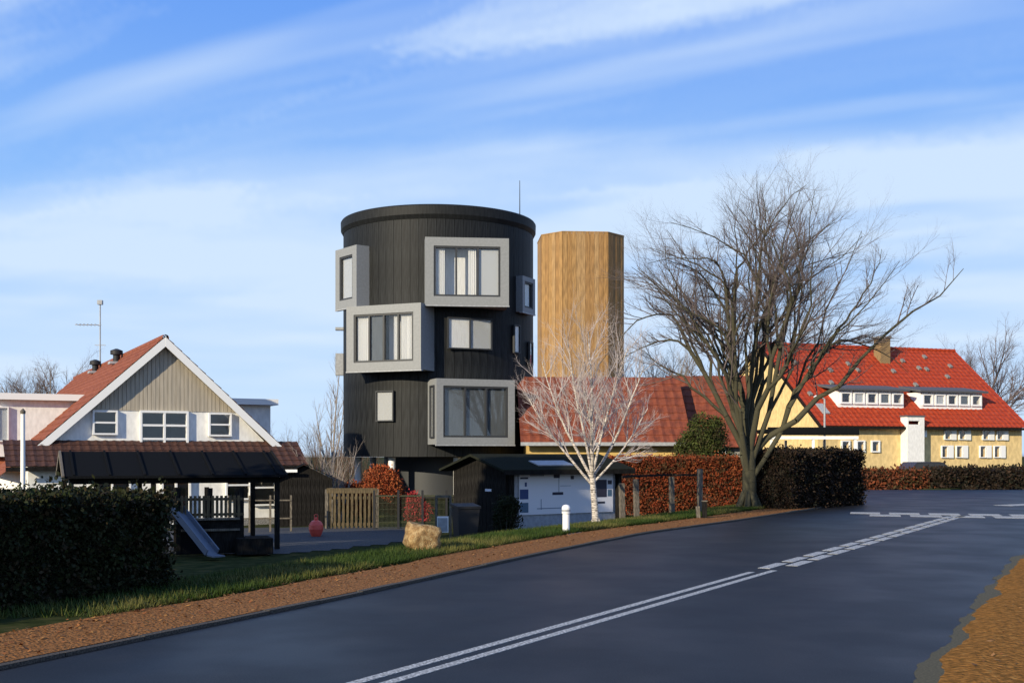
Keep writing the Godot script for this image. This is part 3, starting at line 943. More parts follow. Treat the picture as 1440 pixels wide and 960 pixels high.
# ------------------------------------------------------------------ yellow house
func yellow_house() -> void:
	var b := -0.75
	var t := thing("yellow_house", "yellow rendered house with bright red tiled roof and two white dormers", "house", Vector3(20.2, b, -75), 20.0)
	var W := 14.2
	var L := 17.1
	var eave := 4.05 - b
	var ridge := 9.75 - b
	var slope := (ridge - eave) / (W / 2)
	# local x along the front, local z towards the street; the front wall at z = 0
	var mb := MB.new()
	var holes := []
	for x in [10.5, 11.75, 13.8, 15.05]:
		for r in 2:
			holes.append([Vector3(x - 0.25 * r, [3.15, 2.0][r] - b, -0.1), Vector3(0.52, [0.6, 0.79][r], 0.6)])
	for x in [2.1, 3.3, 4.5]:
		holes.append([Vector3(x, 2.35 - b, -0.1), Vector3(0.62, 0.72, 0.6)])
	hollow(t, "wall", solid(Vector3(L, eave, W), Vector3(L / 2, eave / 2, -W / 2)), solid(Vector3(L - 0.6, eave - 0.5, W - 0.6), Vector3(L / 2, eave / 2, -W / 2)), holes, M.yellow_render)
	for x in [0.0, L]:
		mb = MB.new()
		var o := Vector3(0.0 if x == 0.0 else -0.3, 0, 0)
		mb.tri(Vector3(x, eave, -W), Vector3(x, eave, 0), Vector3(x, ridge - 0.1, -W / 2))
		mb.tri(Vector3(x + 0.3, eave, 0) + o * 2, Vector3(x + 0.3, eave, -W) + o * 2, Vector3(x + 0.3, ridge - 0.1, -W / 2) + o * 2)
		put("gable_wall", mb.mesh(), M.yellow_render, t)
	mb = MB.new()
	var ov := 0.45
	tile_roof(mb, Vector3(-0.2, ridge, -W / 2), Vector3(L + 0.5, 0, 0), Vector3(0, -slope * (W / 2 + ov), W / 2 + ov), 0.42, 0.5, 0.035)
	tile_roof(mb, Vector3(-0.2, ridge, -W / 2), Vector3(L + 0.5, 0, 0), Vector3(0, -slope * (W / 2 + ov), -W / 2 - ov), 0.8, 0.9, 0.035)
	var rf := put("roof", mb.mesh(), M.red_tile, t)
	mb = MB.new()
	for k in 42:
		mb.tube(Vector3(-0.2 + k * 0.418, ridge + 0.0, -W / 2), Vector3(0.24 + k * 0.418, ridge + 0.03, -W / 2), 0.14, 0.15, 8)
	put("ridge", mb.mesh(), M.red_tile, rf)
	bx(t, "gutter", Vector3(L / 2, eave - slope * ov - 0.1, ov + 0.05), Vector3(L + 0.5, 0.16, 0.16), M.dark_wood)
	for s in [-1.0, 1.0]:      # dark verges of the near gable
		mb = MB.new()
		mb.bar(Vector3(-0.14, ridge - 0.06, -W / 2), Vector3(-0.14, eave - slope * ov - 0.06, -W / 2 + s * (W / 2 + ov)), 0.1, 0.2, Vector3.UP)
		put("verge_board", mb.mesh(), M.dark_wood, t)
	# chimney
	var ch := bx(t, "chimney", Vector3(9.7, ridge - 0.75, -W / 2 + 1.2), Vector3(0.85, 2.7, 0.8), M.chimney_brick)
	bx(ch, "chimney_cap", Vector3(0, 1.4, 0), Vector3(1.0, 0.16, 0.95), M.concrete)
	# shed dormers with bands of windows
	for x0 in [2.4, 9.2]:
		var d := Node3D.new()
		d.name = "dormer"
		t.add_child(d, true)
		var w := 5.4
		var zf := -1.15
		var yb: float = eave - slope * zf * -1.0 * -1.0
		yb = eave + slope * 1.15 + 0.12
		var ht := 1.05
		var lights := []
		for k in 5:
			lights.append([Vector3(x0 + 0.58 + k * 1.06, yb + 0.55, zf - 0.05), Vector3(0.76, 0.66, 0.4)])
		hollow(d, "cheek_wall", solid(Vector3(w, ht + 0.5, 3.0), Vector3(x0 + w / 2, yb + ht / 2 - 0.25, zf - 1.5)), solid(Vector3(w - 0.3, ht + 0.2, 2.75), Vector3(x0 + w / 2, yb + ht / 2 - 0.25, zf - 1.5)), lights, M.white_paint)
		mb = MB.new()
		var zb := -(yb + ht + 0.45 - eave) / slope - 0.6
		mb.bar(Vector3(x0 + w / 2, yb + ht + 0.06, zf + 0.35), Vector3(x0 + w / 2, yb + ht + 0.55, zb), w + 0.5, 0.14)
		put("flat_roof", mb.mesh(), M.lead, d)
		for k in 5:
			window(d, Vector3(x0 + 0.58 + k * 1.06, yb + 0.55, zf + 0.07), 0.92, 0.82, 1, 1, M.white_paint, ["open", "blind_pale", "open", "blind_grey", "open"].slice(k, k + 1), 0.12)
	# small vents and glazed tiles on the roof
	for a in [[1.7, 5.2], [2.6, 4.6], [4.2, 4.5], [6.2, 5.2], [6.6, 4.6], [5.2, 6.4], [9.7, 4.6], [11.4, 5.7], [12.3, 5.0], [12.9, 4.9], [14.2, 4.2], [13.8, 6.2], [3.4, 3.3], [10.6, 3.3], [15.4, 5.3], [0.9, 2.2]]:
		var z: float = -a[1]
		bx(rf, "vent_tile", Vector3(a[0], eave + slope * a[1] + 0.12, z), Vector3(0.24, 0.16, 0.36), M.concrete, Vector3(38, 0, 0))
	bx(rf, "roof_light", Vector3(1.0, eave + slope * 0.9 + 0.1, -0.9), Vector3(0.55, 0.08, 1.1), M.galvanised, Vector3(38, 0, 0))
	# windows, each with one pale shutter
	for x in [10.5, 11.75, 13.8, 15.05]:
		for r in 2:
			var o := window(t, Vector3(x + 0.25 * r * -1.0, [3.15, 2.0][r] - b, 0.07), 0.58, [0.66, 0.85][r], 1, 1, M.white_paint, ["open"], 0.06)
			bx(o, "shutter", Vector3(0.52, 0, 0.04), Vector3(0.4, [0.68, 0.87][r], 0.05), M.white_paint)
	for x in [2.1, 3.3, 4.5]:
		window(t, Vector3(x, 2.35 - b, 0.07), 0.7, 0.8, 1, 1, M.white_paint, ["open"], 0.09)
	bx(t, "lamp", Vector3(8.5, 3.25 - b, 0.1), Vector3(0.3, 0.5, 0.2), M.white_paint)
	# white stair tower in front
	var st := hollow(t, "stair_tower", solid(Vector3(1.4, 4.35 - b, 0.7), Vector3(7.3, (4.35 - b) / 2, 0.36)), solid(Vector3(1.2, 4.1 - b, 0.52), Vector3(7.3, (4.3 - b) / 2, 0.33)), [[Vector3(7.15, 3.95 - b, 0.7), Vector3(0.9, 0.24, 0.4)]], M.white_render)
	bx(st, "flat_roof", Vector3(7.3, 4.4 - b, 0.36), Vector3(1.5, 0.1, 0.8), M.lead)

func red_roof_house() -> void:
	var b := -0.8
	var t := thing("long_red_roof_house", "long low house with dull red tiled roof behind the birch", "house", Vector3(0.62, b, -45.6), 3.0)
	var L := 6.3
	var W := 5.0
	var eave := 2.62 - b
	var ridge := 5.05 - b
	var slope := (ridge - eave) / (W / 2)
	var mb := MB.new()
	var holes := []
	for k in 3:
		holes.append([Vector3(1.9 + k * 1.8, 1.9, -0.1), Vector3(1.24, 1.14, 0.6)])
	hollow(t, "wall", solid(Vector3(L, eave, W), Vector3(L / 2, eave / 2, -W / 2)), solid(Vector3(L - 0.6, eave - 0.4, W - 0.6), Vector3(L / 2, eave / 2, -W / 2)), holes, M.ochre_render)
	mb.tri(Vector3(0, eave, -W), Vector3(0, eave, 0), Vector3(0, ridge - 0.1, -W / 2))
	put("gable_wall", mb.mesh(), M.ochre_render, t)
	mb = MB.new()
	mb.tri(Vector3(L, eave, 0), Vector3(L, eave, -W), Vector3(L, ridge - 0.1, -W / 2))
	put("gable_wall", mb.mesh(), M.ochre_render, t)
	mb = MB.new()
	tile_roof(mb, Vector3(-0.3, ridge, -W / 2), Vector3(L + 0.6, 0, 0), Vector3(0, -slope * (W / 2 + 0.4), W / 2 + 0.4), 0.4, 0.45, 0.035)
	tile_roof(mb, Vector3(-0.3, ridge, -W / 2), Vector3(L + 0.6, 0, 0), Vector3(0, -slope * (W / 2 + 0.4), -W / 2 - 0.4), 0.8, 0.9, 0.035)
	put("roof", mb.mesh(), M.rust_tile, t)
	bx(t, "gutter", Vector3(L / 2, eave - 0.42, 0.5), Vector3(L + 0.6, 0.14, 0.14), M.galvanised)
	for k in 3:
		window(t, Vector3(1.9 + k * 1.8, 1.9, 0.07), 1.3, 1.2, 2, 1, M.dark_wood, ["open"], 0.07)
	# lower wing towards the yellow house
	var t2 := thing("red_roof_wing", "low wing with dull red roof seen behind the large bare tree", "house", Vector3(6.75, b, -47.2), -4.0)
	hollow(t2, "wall", solid(Vector3(3.2, 3.3, 5.0), Vector3(1.6, 1.65, -2.5)), solid(Vector3(2.7, 2.9, 4.5), Vector3(1.6, 1.65, -2.5)), [[Vector3(1.4, 2.2, -0.1), Vector3(1.34, 1.04, 0.7)]], M.concrete)
	mb = MB.new()
	var e2 := 3.3
	var r2 := 5.2 - b
	var sl := (r2 - e2) / 2.5
	tile_roof(mb, Vector3(-0.2, r2, -2.5), Vector3(3.6, 0, 0), Vector3(0, -sl * 2.9, 2.9), 0.4, 0.45, 0.035)
	tile_roof(mb, Vector3(-0.2, r2, -2.5), Vector3(3.6, 0, 0), Vector3(0, -sl * 2.9, -2.9), 0.8, 0.9, 0.035)
	mb.tri(Vector3(0, e2, -5), Vector3(0, e2, 0), Vector3(0, r2 - 0.05, -2.5))
	mb.tri(Vector3(3.2, e2, 0), Vector3(3.2, e2, -5), Vector3(3.2, r2 - 0.05, -2.5))
	put("roof", mb.mesh(), M.rust_tile, t2)
	window(t2, Vector3(1.4, 2.2, 0.07), 1.4, 1.1, 2, 1, M.white_paint, ["open"], 0.07)

# ------------------------------------------------------------------ information shelter
func info_shelter() -> void:
	var g := -0.5
	var t := thing("information_shelter", "dark wooden shelter with low gable roof and white display boards", "shelter", Vector3(-0.1, g, -32), 36.0)
	var L := 4.15
	var D := 2.7
	var eave := 1.86
	var ridge := 2.22
	# local x along the boards, local z towards the road
	var mb := MB.new()
	mb.prism(PackedVector2Array([Vector2(0, 0), Vector2(D, 0), Vector2(D, eave), Vector2(D / 2, ridge - 0.05), Vector2(0, eave)]), -0.06, 0.06)
	var ew := put("end_wall", mb.mesh(), M.dark_wood, t)
	ew.rotation_degrees.y = 90
	ew.position = Vector3(0.0, 0, 0)
	var n := 14
	for k in n:      # boards of the end wall
		var z := -D * (k + 0.5) / n
		var hh := minf(ridge - 0.06 - absf(z + D / 2) * (ridge - eave) / (D / 2), 2.2)
		bx(t, "board", Vector3(-0.075, hh / 2, z), Vector3(0.03, hh, D / n - 0.012), M.dark_wood)
	bx(t, "name_plate", Vector3(-0.1, 1.25, -0.85), Vector3(0.02, 0.07, 0.3), M.board_white)
	bx(t, "back_wall", Vector3(L / 2, eave / 2, -D), Vector3(L, eave, 0.1), M.dark_wood)
	bx(t, "board_wall", Vector3(L / 2 + 0.1, 0.9, -0.12), Vector3(L - 0.3, 1.8, 0.12), M.board_base)
	for x in [0.06, L - 0.06]:
		bx(t, "post", Vector3(x, eave / 2, 0.02), Vector3(0.14, eave, 0.14), M.dark_wood)
	# roof
	for s in [-1.0, 1.0]:
		mb = MB.new()
		var y_e := ridge - (ridge - eave) / (D / 2) * (D / 2 + 0.32)
		var a := Vector3(-0.4, ridge, -D / 2)
		var e := Vector3(-0.4, y_e, -D / 2 + s * (D / 2 + 0.32))
		var X := Vector3(L + 0.75, 0, 0)
		var up := Vector3(0, 0.07, 0)
		if s > 0:
			mb.quad(a + up, e + up, e + X + up, a + X + up)
			mb.quad(e, e + X, e + X + up, e + up)
			mb.quad(a, a + X, e + X, e)
		else:
			mb.quad(a + X + up, e + X + up, e + up, a + up)
			mb.quad(e + X, e, e + up, e + X + up)
			mb.quad(a, e, e + X, a + X)
		mb.quad(a, e, e + up, a + up)
		mb.quad(e + X, a + X, a + X + up, e + X + up)
		put("roof", mb.mesh(), M.shelter_felt, t)
	bx(t, "eave_board", Vector3(L / 2 - 0.02, eave - 0.1, 0.33), Vector3(L + 0.7, 0.12, 0.03), M.dark_wood)
	bx(t, "glint_sheet", Vector3(1.75, 2.02, -0.28), Vector3(1.3, 0.03, 0.5), M.galvanised, Vector3(15, 0, 0))  # pale sheet stands in for a light streak reflected on the roof
	# the display boards and their print
	var bd := bx(t, "display_board", Vector3(1.72, 1.14, -0.035), Vector3(2.66, 1.18, 0.04), M.board_white)
	for a in [[-1.16, .46, .28, .05, "print_dark"], [-1.1, .28, .07, .12, "print_blue"], [-1.16, .0, .3, .28, "print_blue"], [-1.16, -.38, .3, .28, "print_teal"], [0.02, .5, .22, .1, "print_dark"], [0.06, .0, .4, .08, "print_dark"], [.6, .46, .12, .1, "print_dark"], [-.25, -.42, .9, .02, "print_teal"], [-.55, -.3, .02, .3, "print_teal"], [-.7, .53, .5, .025, "print_dark"], [.1, .25, .015, .42, "print_teal"], [.35, .22, .4, .012, "print_teal"]]:
		bx(bd, "print", Vector3(a[0], a[1], 0.022), Vector3(a[2], a[3], 0.006), M[a[4]])
	var b2 := bx(t, "display_board", Vector3(3.5, 1.14, -0.035), Vector3(0.8, 1.18, 0.04), M.board_white)
	for a in [[-.1, .12, .5, .52, "print_dark"], [-.12, -.3, .4, .06, "print_dark"], [.27, .3, .16, .12, "print_dark"], [.27, -.02, .16, .2, "print_teal"], [-.2, .48, .14, .08, "print_dark"]]:
		bx(b2, "print", Vector3(a[0], a[1], 0.022), Vector3(a[2], a[3], 0.006), M[a[4]])

# ------------------------------------------------------------------ pavilion and playground
func playground() -> void:
	var t := thing("play_pavilion", "open garden pavilion with black felt roof on thin dark posts", "pavilion", Vector3(-8.5, -0.6, -28.2), 24.0)
	var L := 5.0
	var hd := 1.5
	var eave := 1.92
	var ridge := 2.38
	var mb := MB.new()
	for s in [-1.0, 1.0]:
		var a := Vector3(-L / 2, ridge, 0)
		var e := Vector3(-L / 2, eave - 0.1, s * (hd + 0.25))
		var X := Vector3(L, 0, 0)
		var up := Vector3(0, 0.06, 0)
		if s > 0:
			mb.quad(a + up, e + up, e + X + up, a + X + up)
			mb.quad(a, a + X, e + X, e)
			mb.quad(e, e + X, e + X + up, e + up)
		else:
			mb.quad(a + X + up, e + X + up, e + up, a + up)
			mb.quad(a, e, e + X, a + X)
			mb.quad(e + X, e, e + up, e + X + up)
	put("roof", mb.mesh(), M.dark_felt, t)
	for k in 7:
		mb = MB.new()
		mb.bar(Vector3(-2.3 + k * 0.77, ridge + 0.08, 0.02), Vector3(-2.3 + k * 0.77, eave - 0.02, hd + 0.24), 0.05, 0.03)
		put("roof_batten", mb.mesh(), M.dark_felt, t)
	for s in [-1.0, 1.0]:
		for x in [-L / 2 - 0.03, L / 2 + 0.03]:
			mb = MB.new()
			mb.bar(Vector3(x, ridge + 0.02, 0), Vector3(x, eave - 0.1, s * (hd + 0.27)), 0.05, 0.14)
			put("bargeboard", mb.mesh(), M.grey_wood if x < 0 else M.dark_wood, t)
		bx(t, "eave_beam", Vector3(0, eave - 0.16, s * hd), Vector3(L - 0.2, 0.14, 0.1), M.dark_wood)
	for x in [-L / 2 + 0.15, -0.55, L / 2 - 0.15]:
		for s in [-1.0, 1.0]:
			bx(t, "post", Vector3(x, (eave - 0.2) / 2, s * hd), Vector3(0.11, eave - 0.2, 0.11), M.dark_wood)
	# climbing deck with a slide
	var k := thing("play_deck", "dark wooden climbing deck with pale railing and grey slide", "play equipment", Vector3(-7.05, -0.5, -26.4), 20.0)
	bx(k, "deck", Vector3(0, 0.72, 0), Vector3(1.5, 0.1, 1.0), M.dark_wood)
	for x in [-0.7, 0.0, 0.7]:
		for z in [-0.45, 0.45]:
			bx(k, "post", Vector3(x, 0.75, z), Vector3(0.1, 1.5, 0.1), M.dark_wood)
	bx(k, "side_panel", Vector3(0.35, 0.34, 0.5), Vector3(0.7, 0.66, 0.04), M.dark_wood)
	bx(k, "side_panel", Vector3(-0.35, 0.34, 0.46), Vector3(0.7, 0.66, 0.04), M.dark_felt)
	for i in 14:
		bx(k, "railing_slat", Vector3(-0.63 + i * 0.097, 1.08, 0.52), Vector3(0.06, 0.5, 0.025), M.pale_wood)
	for y in [0.9, 1.25]:
		bx(k, "rail", Vector3(0, y, 0.49), Vector3(1.45, 0.06, 0.04), M.pale_wood)
	for y in [0.55, 0.8]:
		bx(k, "rung", Vector3(0, y, 0.54), Vector3(1.3, 0.05, 0.05), M.grey_wood)
	mb = MB.new()
	var p0 := Vector3(-0.72, 0.98, 0.5)
	var p1 := Vector3(-0.05, 0.06, 1.5)
	mb.bar(p0, p1, 0.28, 0.03)
	var sd := (p1 - p0).cross(Vector3.UP).normalized() * 0.15
	mb.bar(p0 + sd + Vector3(0, .06, 0), p1 + sd + Vector3(0, .06, 0), 0.03, 0.15)
	mb.bar(p0 - sd + Vector3(0, .06, 0), p1 - sd + Vector3(0, .06, 0), 0.03, 0.15)
	mb.bar(p1, p1 + Vector3(0.12, -0.01, 0.3), 0.28, 0.03)
	put("slide", mb.mesh(), M.slide_steel, k)
	bx(k, "sand_box_wall", Vector3(0.95, 0.18, 0.5), Vector3(0.8, 0.36, 0.9), M.dark_wood)
	# slatted wooden fence
	fence_slats("slatted_fence", "upright wooden slat fence beside the dark shed", Vector3(-5.75, -0.72, -36.0), 6.0, 11, 0.135, 1.32, M.pale_wood)
	# boarded panels between posts, right up to the shelter
	var f2 := thing("panel_fence", "olive mesh panel fence on dark posts beside the shelter", "fence", Vector3(-4.3, -0.72, -35.5), 4.0)
	for i in 5:
		bx(f2, "post", Vector3(i * 0.75, 0.68, 0.04), Vector3(0.07, 1.4, 0.07), M.dark_metal)
	for i in 4:
		mb = MB.new()
		for w in 17:
			mb.box(Vector3(-0.32 + w * 0.04, 0, 0), Vector3(0.012, 1.1, 0.012))
		for w in 6:
			mb.box(Vector3(0, -0.5 + w * 0.2, 0.012), Vector3(0.66, 0.012, 0.012))
		put("wire_mesh", mb.mesh(), M.mesh_green, f2).position = Vector3(0.375 + i * 0.75, 0.68, 0)
		for y in [0.15, 1.2]:
			bx(f2, "rail", Vector3(0.375 + i * 0.75, y, 0.03), Vector3(0.66, 0.05, 0.04), M.mesh_green)
	# light fence of two rails by the white house
	var f3 := thing("rail_fence", "thin grey two-rail fence in front of the white house", "fence", Vector3(-8.6, -0.72, -34.5), 8.0)
	for i in 4:
		bx(f3, "post", Vector3(i * 0.62, 0.6, 0), Vector3(0.06, 1.3, 0.06), M.grey_wood)
	for y in [0.55, 1.1]:
		bx(f3, "rail", Vector3(0.93, y, 0.045), Vector3(1.9, 0.04, 0.03), M.grey_wood)
	# dark shed
	var s := thing("garden_shed", "small black garden shed with pitched roof beside the white house", "shed", Vector3(-7.25, -0.75, -38.2), 12.0)
	mb = MB.new()
	mb.prism(PackedVector2Array([Vector2(-0.55, 0), Vector2(1.2, 0), Vector2(1.2, 1.7), Vector2(0.3, 2.15), Vector2(-0.55, 1.7)]), -2.2, 0.0)
	put("wall", mb.mesh(), M.dark_wood, s)
	for i in 12:
		bx(s, "board", Vector3(-0.48 + i * 0.146, 0.85, 0.012), Vector3(0.134, 1.66, 0.02), M.dark_wood)
	mb = MB.new()
	mb.bar(Vector3(0.3, 2.2, -2.4), Vector3(0.3, 2.2, 0.2), 0.02, 0.02)
	mb.quad(Vector3(0.3, 2.22, 0.2), Vector3(1.4, 1.68, 0.2), Vector3(1.4, 1.68, -2.4), Vector3(0.3, 2.22, -2.4))
	mb.quad(Vector3(0.3, 2.22, -2.4), Vector3(-0.75, 1.68, -2.4), Vector3(-0.75, 1.68, 0.2), Vector3(0.3, 2.22, 0.2))
	put("roof", mb.mesh(), M.dark_felt, s)
	bx(s, "gutter", Vector3(-0.35, 1.98, 0.3), Vector3(0.75, 0.09, 0.06), M.white_paint)
	bx(s, "door_post", Vector3(1.16, 0.7, 0.06), Vector3(0.1, 1.4, 0.06), M.grey_wood)
	# red play buoy hanging on its post
	var r := thing("red_buoy", "round red plastic buoy on the playground by the slat fence", "buoy", Vector3(-5.55, -0.62, -32.2))
	mb = MB.new()
	mb.lathe(PackedVector2Array([Vector2(0.01, 0.0), Vector2(0.09, 0.02), Vector2(0.16, 0.14), Vector2(0.21, 0.28), Vector2(0.2, 0.4), Vector2(0.14, 0.5), Vector2(0.06, 0.54), Vector2(0.06, 0.6), Vector2(0.01, 0.61)]), 18)
	put("float", mb.mesh(), M.red_plastic, r)
	mb = MB.new()
	for i in 10:
		var a0 := TAU * i / 10
		var a1 := TAU * (i + 1) / 10
		mb.tube(Vector3(cos(a0) * .05, .65 + sin(a0) * .05, 0), Vector3(cos(a1) * .05, .65 + sin(a1) * .05, 0), .014, .014, 6)
	put("ring", mb.mesh(), M.red_plastic, r)
	# flagpole in front of the white house
	var fp := thing("flagpole", "short white flagpole in front of the white house", "flagpole", Vector3(-14.2, -0.75, -33.0))
	mb = MB.new()
	mb.tube(Vector3(0, -0.1, 0), Vector3(0, 3.7, 0), 0.075, 0.06, 10)
	put("pole", mb.mesh(), M.white_paint, fp)
	mb = MB.new()
	mb.lathe(PackedVector2Array([Vector2(0.01, 3.7), Vector2(0.07, 3.7), Vector2(0.08, 3.78), Vector2(0.01, 3.86)]), 10)
	put("finial", mb.mesh(), M.grey_wood, fp)

func fence_slats(called: String, label: String, at: Vector3, turn: float, n: int, step: float, h: float, m: Material) -> void:
	var t := thing(called, label, "fence", at, turn)
	for i in n:
		bx(t, "slat", Vector3(i * step, h / 2 + rr(-0.02, 0.02), rr(-0.004, 0.004)), Vector3(step * 0.55, h, 0.03), m, Vector3(0, 0, rr(-0.6, 0.6)))
	for y in [0.28, h - 0.2]:
		bx(t, "rail", Vector3((n - 1) * step / 2, y, -0.045), Vector3(n * step + 0.1, 0.09, 0.045), m)
	bx(t, "top_rail", Vector3((n - 1) * step / 2, h + 0.03, 0), Vector3(n * step + 0.1, 0.16, 0.06), m)
	for x in [-0.12, (n - 1) * step + 0.12]:
		bx(t, "post", Vector3(x, h / 2, -0.03), Vector3(0.1, h + 0.15, 0.1), M.grey_wood)

# ------------------------------------------------------------------ street things
func street_things() -> void:
	# boulder
	var st := SphereMesh.new()
	st.radius = 0.34
	st.height = 0.6
	st.radial_segments = 15
	st.rings = 9
	var fn := FastNoiseLite.new()
	fn.seed = 3
	fn.frequency = 1.6
	var arr := st.get_mesh_arrays()
	var vs: PackedVector3Array = arr[Mesh.ARRAY_VERTEX]
	for i in vs.size():
		var p := vs[i]
		p.x = clampf(p.x * 1.15, -0.33, 0.33)
		p.y = clampf(p.y, -0.3, 0.24)
		p.z = clampf(p.z, -0.26, 0.26)
		vs[i] = p + p.normalized() * fn.get_noise_3dv(p * 1.3) * 0.16
	arr[Mesh.ARRAY_VERTEX] = vs
	var am := ArrayMesh.new()
	am.add_surface_from_arrays(Mesh.PRIMITIVE_TRIANGLES, arr)
	var sf := SurfaceTool.new()
	sf.create_from(am, 0)
	sf.deindex()
	sf.set_smooth_group(-1)
	sf.generate_normals()
	var bo := put("boulder", sf.commit(), M.stone)
	bo.position = G(-1.62, 20.4) + Vector3(0, 0.24, 0)
	bo.rotation_degrees.y = 20
	tag(bo, "squat golden boulder on the grass beside the path", "boulder")
	# white bollard
	var t := thing("bollard", "short white round-topped bollard on the grass by the display boards", "bollard", G(1.2, 25.2))
	var mb := MB.new()
	mb.lathe(PackedVector2Array([Vector2(0.08, -0.1), Vector2(0.08, 0.42), Vector2(0.096, 0.44), Vector2(0.096, 0.56), Vector2(0.07, 0.61), Vector2(0.01, 0.63)]), 20)
	put("post", mb.mesh(), M.white_paint, t)
	mb = MB.new()
	mb.lathe(PackedVector2Array([Vector2(0.098, 0.47), Vector2(0.098, 0.52)]), 20)
	put("reflector_band", mb.mesh(), M.galvanised, t)
	# wire fence posts on the lawn
	var f := thing("wire_fence", "weathered post and rail fence on the lawn before the rust hedge", "fence", Vector3.ZERO)
	for a in [[3.0, 31.0, 1.05], [3.52, 32.2, 1.16], [4.78, 34.0, 1.16], [5.52, 33.4, 1.32]]:
		bx(f, "post", G(a[0], a[1]) + Vector3(0, a[2] / 2 - 0.05, 0), Vector3(0.13, a[2] + 0.1, 0.12), M.grey_wood, Vector3(0, 20, rr(-1.5, 1.5)))
	var rails := [[3.0, 31.0], [3.52, 32.2], [4.78, 34.0], [5.52, 33.4]]
	for i in 3:
		mb = MB.new()
		mb.bar(Vector3(rails[i][0], 1.16, -rails[i][1]), Vector3(rails[i + 1][0], 1.17, -rails[i + 1][1]), 0.04, 0.06)
		put("rail", mb.mesh(), M.dark_wood, f)
	var sp := thing("marker_post", "short dark wooden marker post beside the path near the large tree", "post", G(5.25, 31.0))
	bx(sp, "post", Vector3(0, 0.28, 0), Vector3(0.12, 0.6, 0.12), M.dark_wood)
	bx(sp, "cap", Vector3(0, 0.595, 0), Vector3(0.14, 0.03, 0.14), M.grey_wood)
	bx(sp, "side_stake", Vector3(-0.17, 0.2, 0), Vector3(0.1, 0.5, 0.1), M.grey_wood, Vector3(0, 0, 4))
	# letter cabinet by the shelter
	var c := thing("utility_cabinet", "small white utility box on a pale post beside the shelter", "utility box", G(-1.85, 30.5))
	bx(c, "post", Vector3(-0.18, 0.6, 0), Vector3(0.06, 1.25, 0.06), M.grey_wood)
	bx(c, "post", Vector3(0.2, 0.6, 0), Vector3(0.06, 1.25, 0.06), M.grey_wood)
	bx(c, "crossbar", Vector3(0.01, 1.2, 0), Vector3(0.44, 0.06, 0.05), M.grey_wood)
	bx(c, "box", Vector3(0, 0.45, 0.05), Vector3(0.3, 0.42, 0.22), M.white_paint)
	bx(c, "door", Vector3(0, 0.45, 0.165), Vector3(0.25, 0.36, 0.012), M.galvanised)
	# added bin, kept black to stand in for the dark patch at the shelter end
	var b := thing("added_bin", "black wheeled bin added as the dark patch at the shelter end wall", "bin", G(-1.15, 28.0), 20.0)
	mb = MB.new()
	var lo := [Vector3(-.22, .08, -.22), Vector3(.22, .08, -.22), Vector3(.22, .08, .22), Vector3(-.22, .08, .22)]
	var hi := [Vector3(-.28, .92, -.28), Vector3(.28, .92, -.28), Vector3(.28, .92, .3), Vector3(-.28, .92, .3)]
	for i in 4:
		var j := (i + 1) % 4
		mb.quad(lo[j], lo[i], hi[i], hi[j])
	put("body", mb.mesh(), M.dark_metal, b)
	bx(b, "lid", Vector3(0, 0.96, 0.01), Vector3(0.6, 0.06, 0.64), M.dark_metal, Vector3(5, 0, 0))
	bx(b, "handle", Vector3(0, 0.95, -0.36), Vector3(0.5, 0.04, 0.04), M.dark_metal)
	for s in [-1.0, 1.0]:
		var cy := CylinderMesh.new()
		cy.top_radius = 0.1
		cy.bottom_radius = 0.1
		cy.height = 0.06
		var w := put("wheel", cy, M.tyre, b)
		w.position = Vector3(s * 0.26, 0.1, -0.2)
		w.rotation_degrees.z = 90
	# street lamp in front of the yellow house
	var l := thing("street_lamp", "slim grey street lamp in front of the yellow house", "street lamp", Vector3(17.05, -0.3, -62.0))
	mb = MB.new()
	mb.tube(Vector3(0, -0.1, 0), Vector3(0, 5.1, 0), 0.07, 0.05, 10)
	mb.tube(Vector3(0, 5.1, 0), Vector3(-0.3, 5.25, 0.05), 0.04, 0.04, 8)
	put("pole", mb.mesh(), M.galvanised, l)
	mb = MB.new()
	mb.lathe(PackedVector2Array([Vector2(0.02, 0), Vector2(0.16, 0.02), Vector2(0.2, 0.12), Vector2(0.08, 0.2), Vector2(0.01, 0.2)]), 14, Vector3(-0.42, 5.12, 0.05))
	put("lamp_head", mb.mesh(), M.white_paint, l)
	# carport with a white van under it
	var k := thing("carport", "flat black-edged carport behind the dark clipped hedge", "carport", Vector3(13.6, -0.3, -60.0), 3.0)
	bx(k, "fascia", Vector3(2.35, 3.32, 0), Vector3(4.9, 0.42, 0.12), M.dark_felt)
	bx(k, "roof_deck", Vector3(2.35, 3.36, -2.6), Vector3(4.8, 0.16, 5.0), M.dark_felt)
	bx(k, "front_beam", Vector3(2.35, 2.98, 0.0), Vector3(4.8, 0.16, 0.14), M.white_paint)
	for x in [0.1, 2.35, 4.6]:
		for z in [-0.05, -5.0]:
			bx(k, "post", Vector3(x, 1.45, z), Vector3(0.12, 2.9, 0.12), M.white_paint)
	vehicle("white_van", "white van parked under the flat carport", "van", Vector3(16.1, -0.3, -61.6), 92.0, M.car_white, 4.6, 1.85, 2.28, true)
	vehicle("dark_car", "dark hatchback parked below the yellow house behind the low hedge", "car", Vector3(24.3, -0.12, -66.0), 8.0, M.car_dark, 3.9, 1.7, 1.5, false)

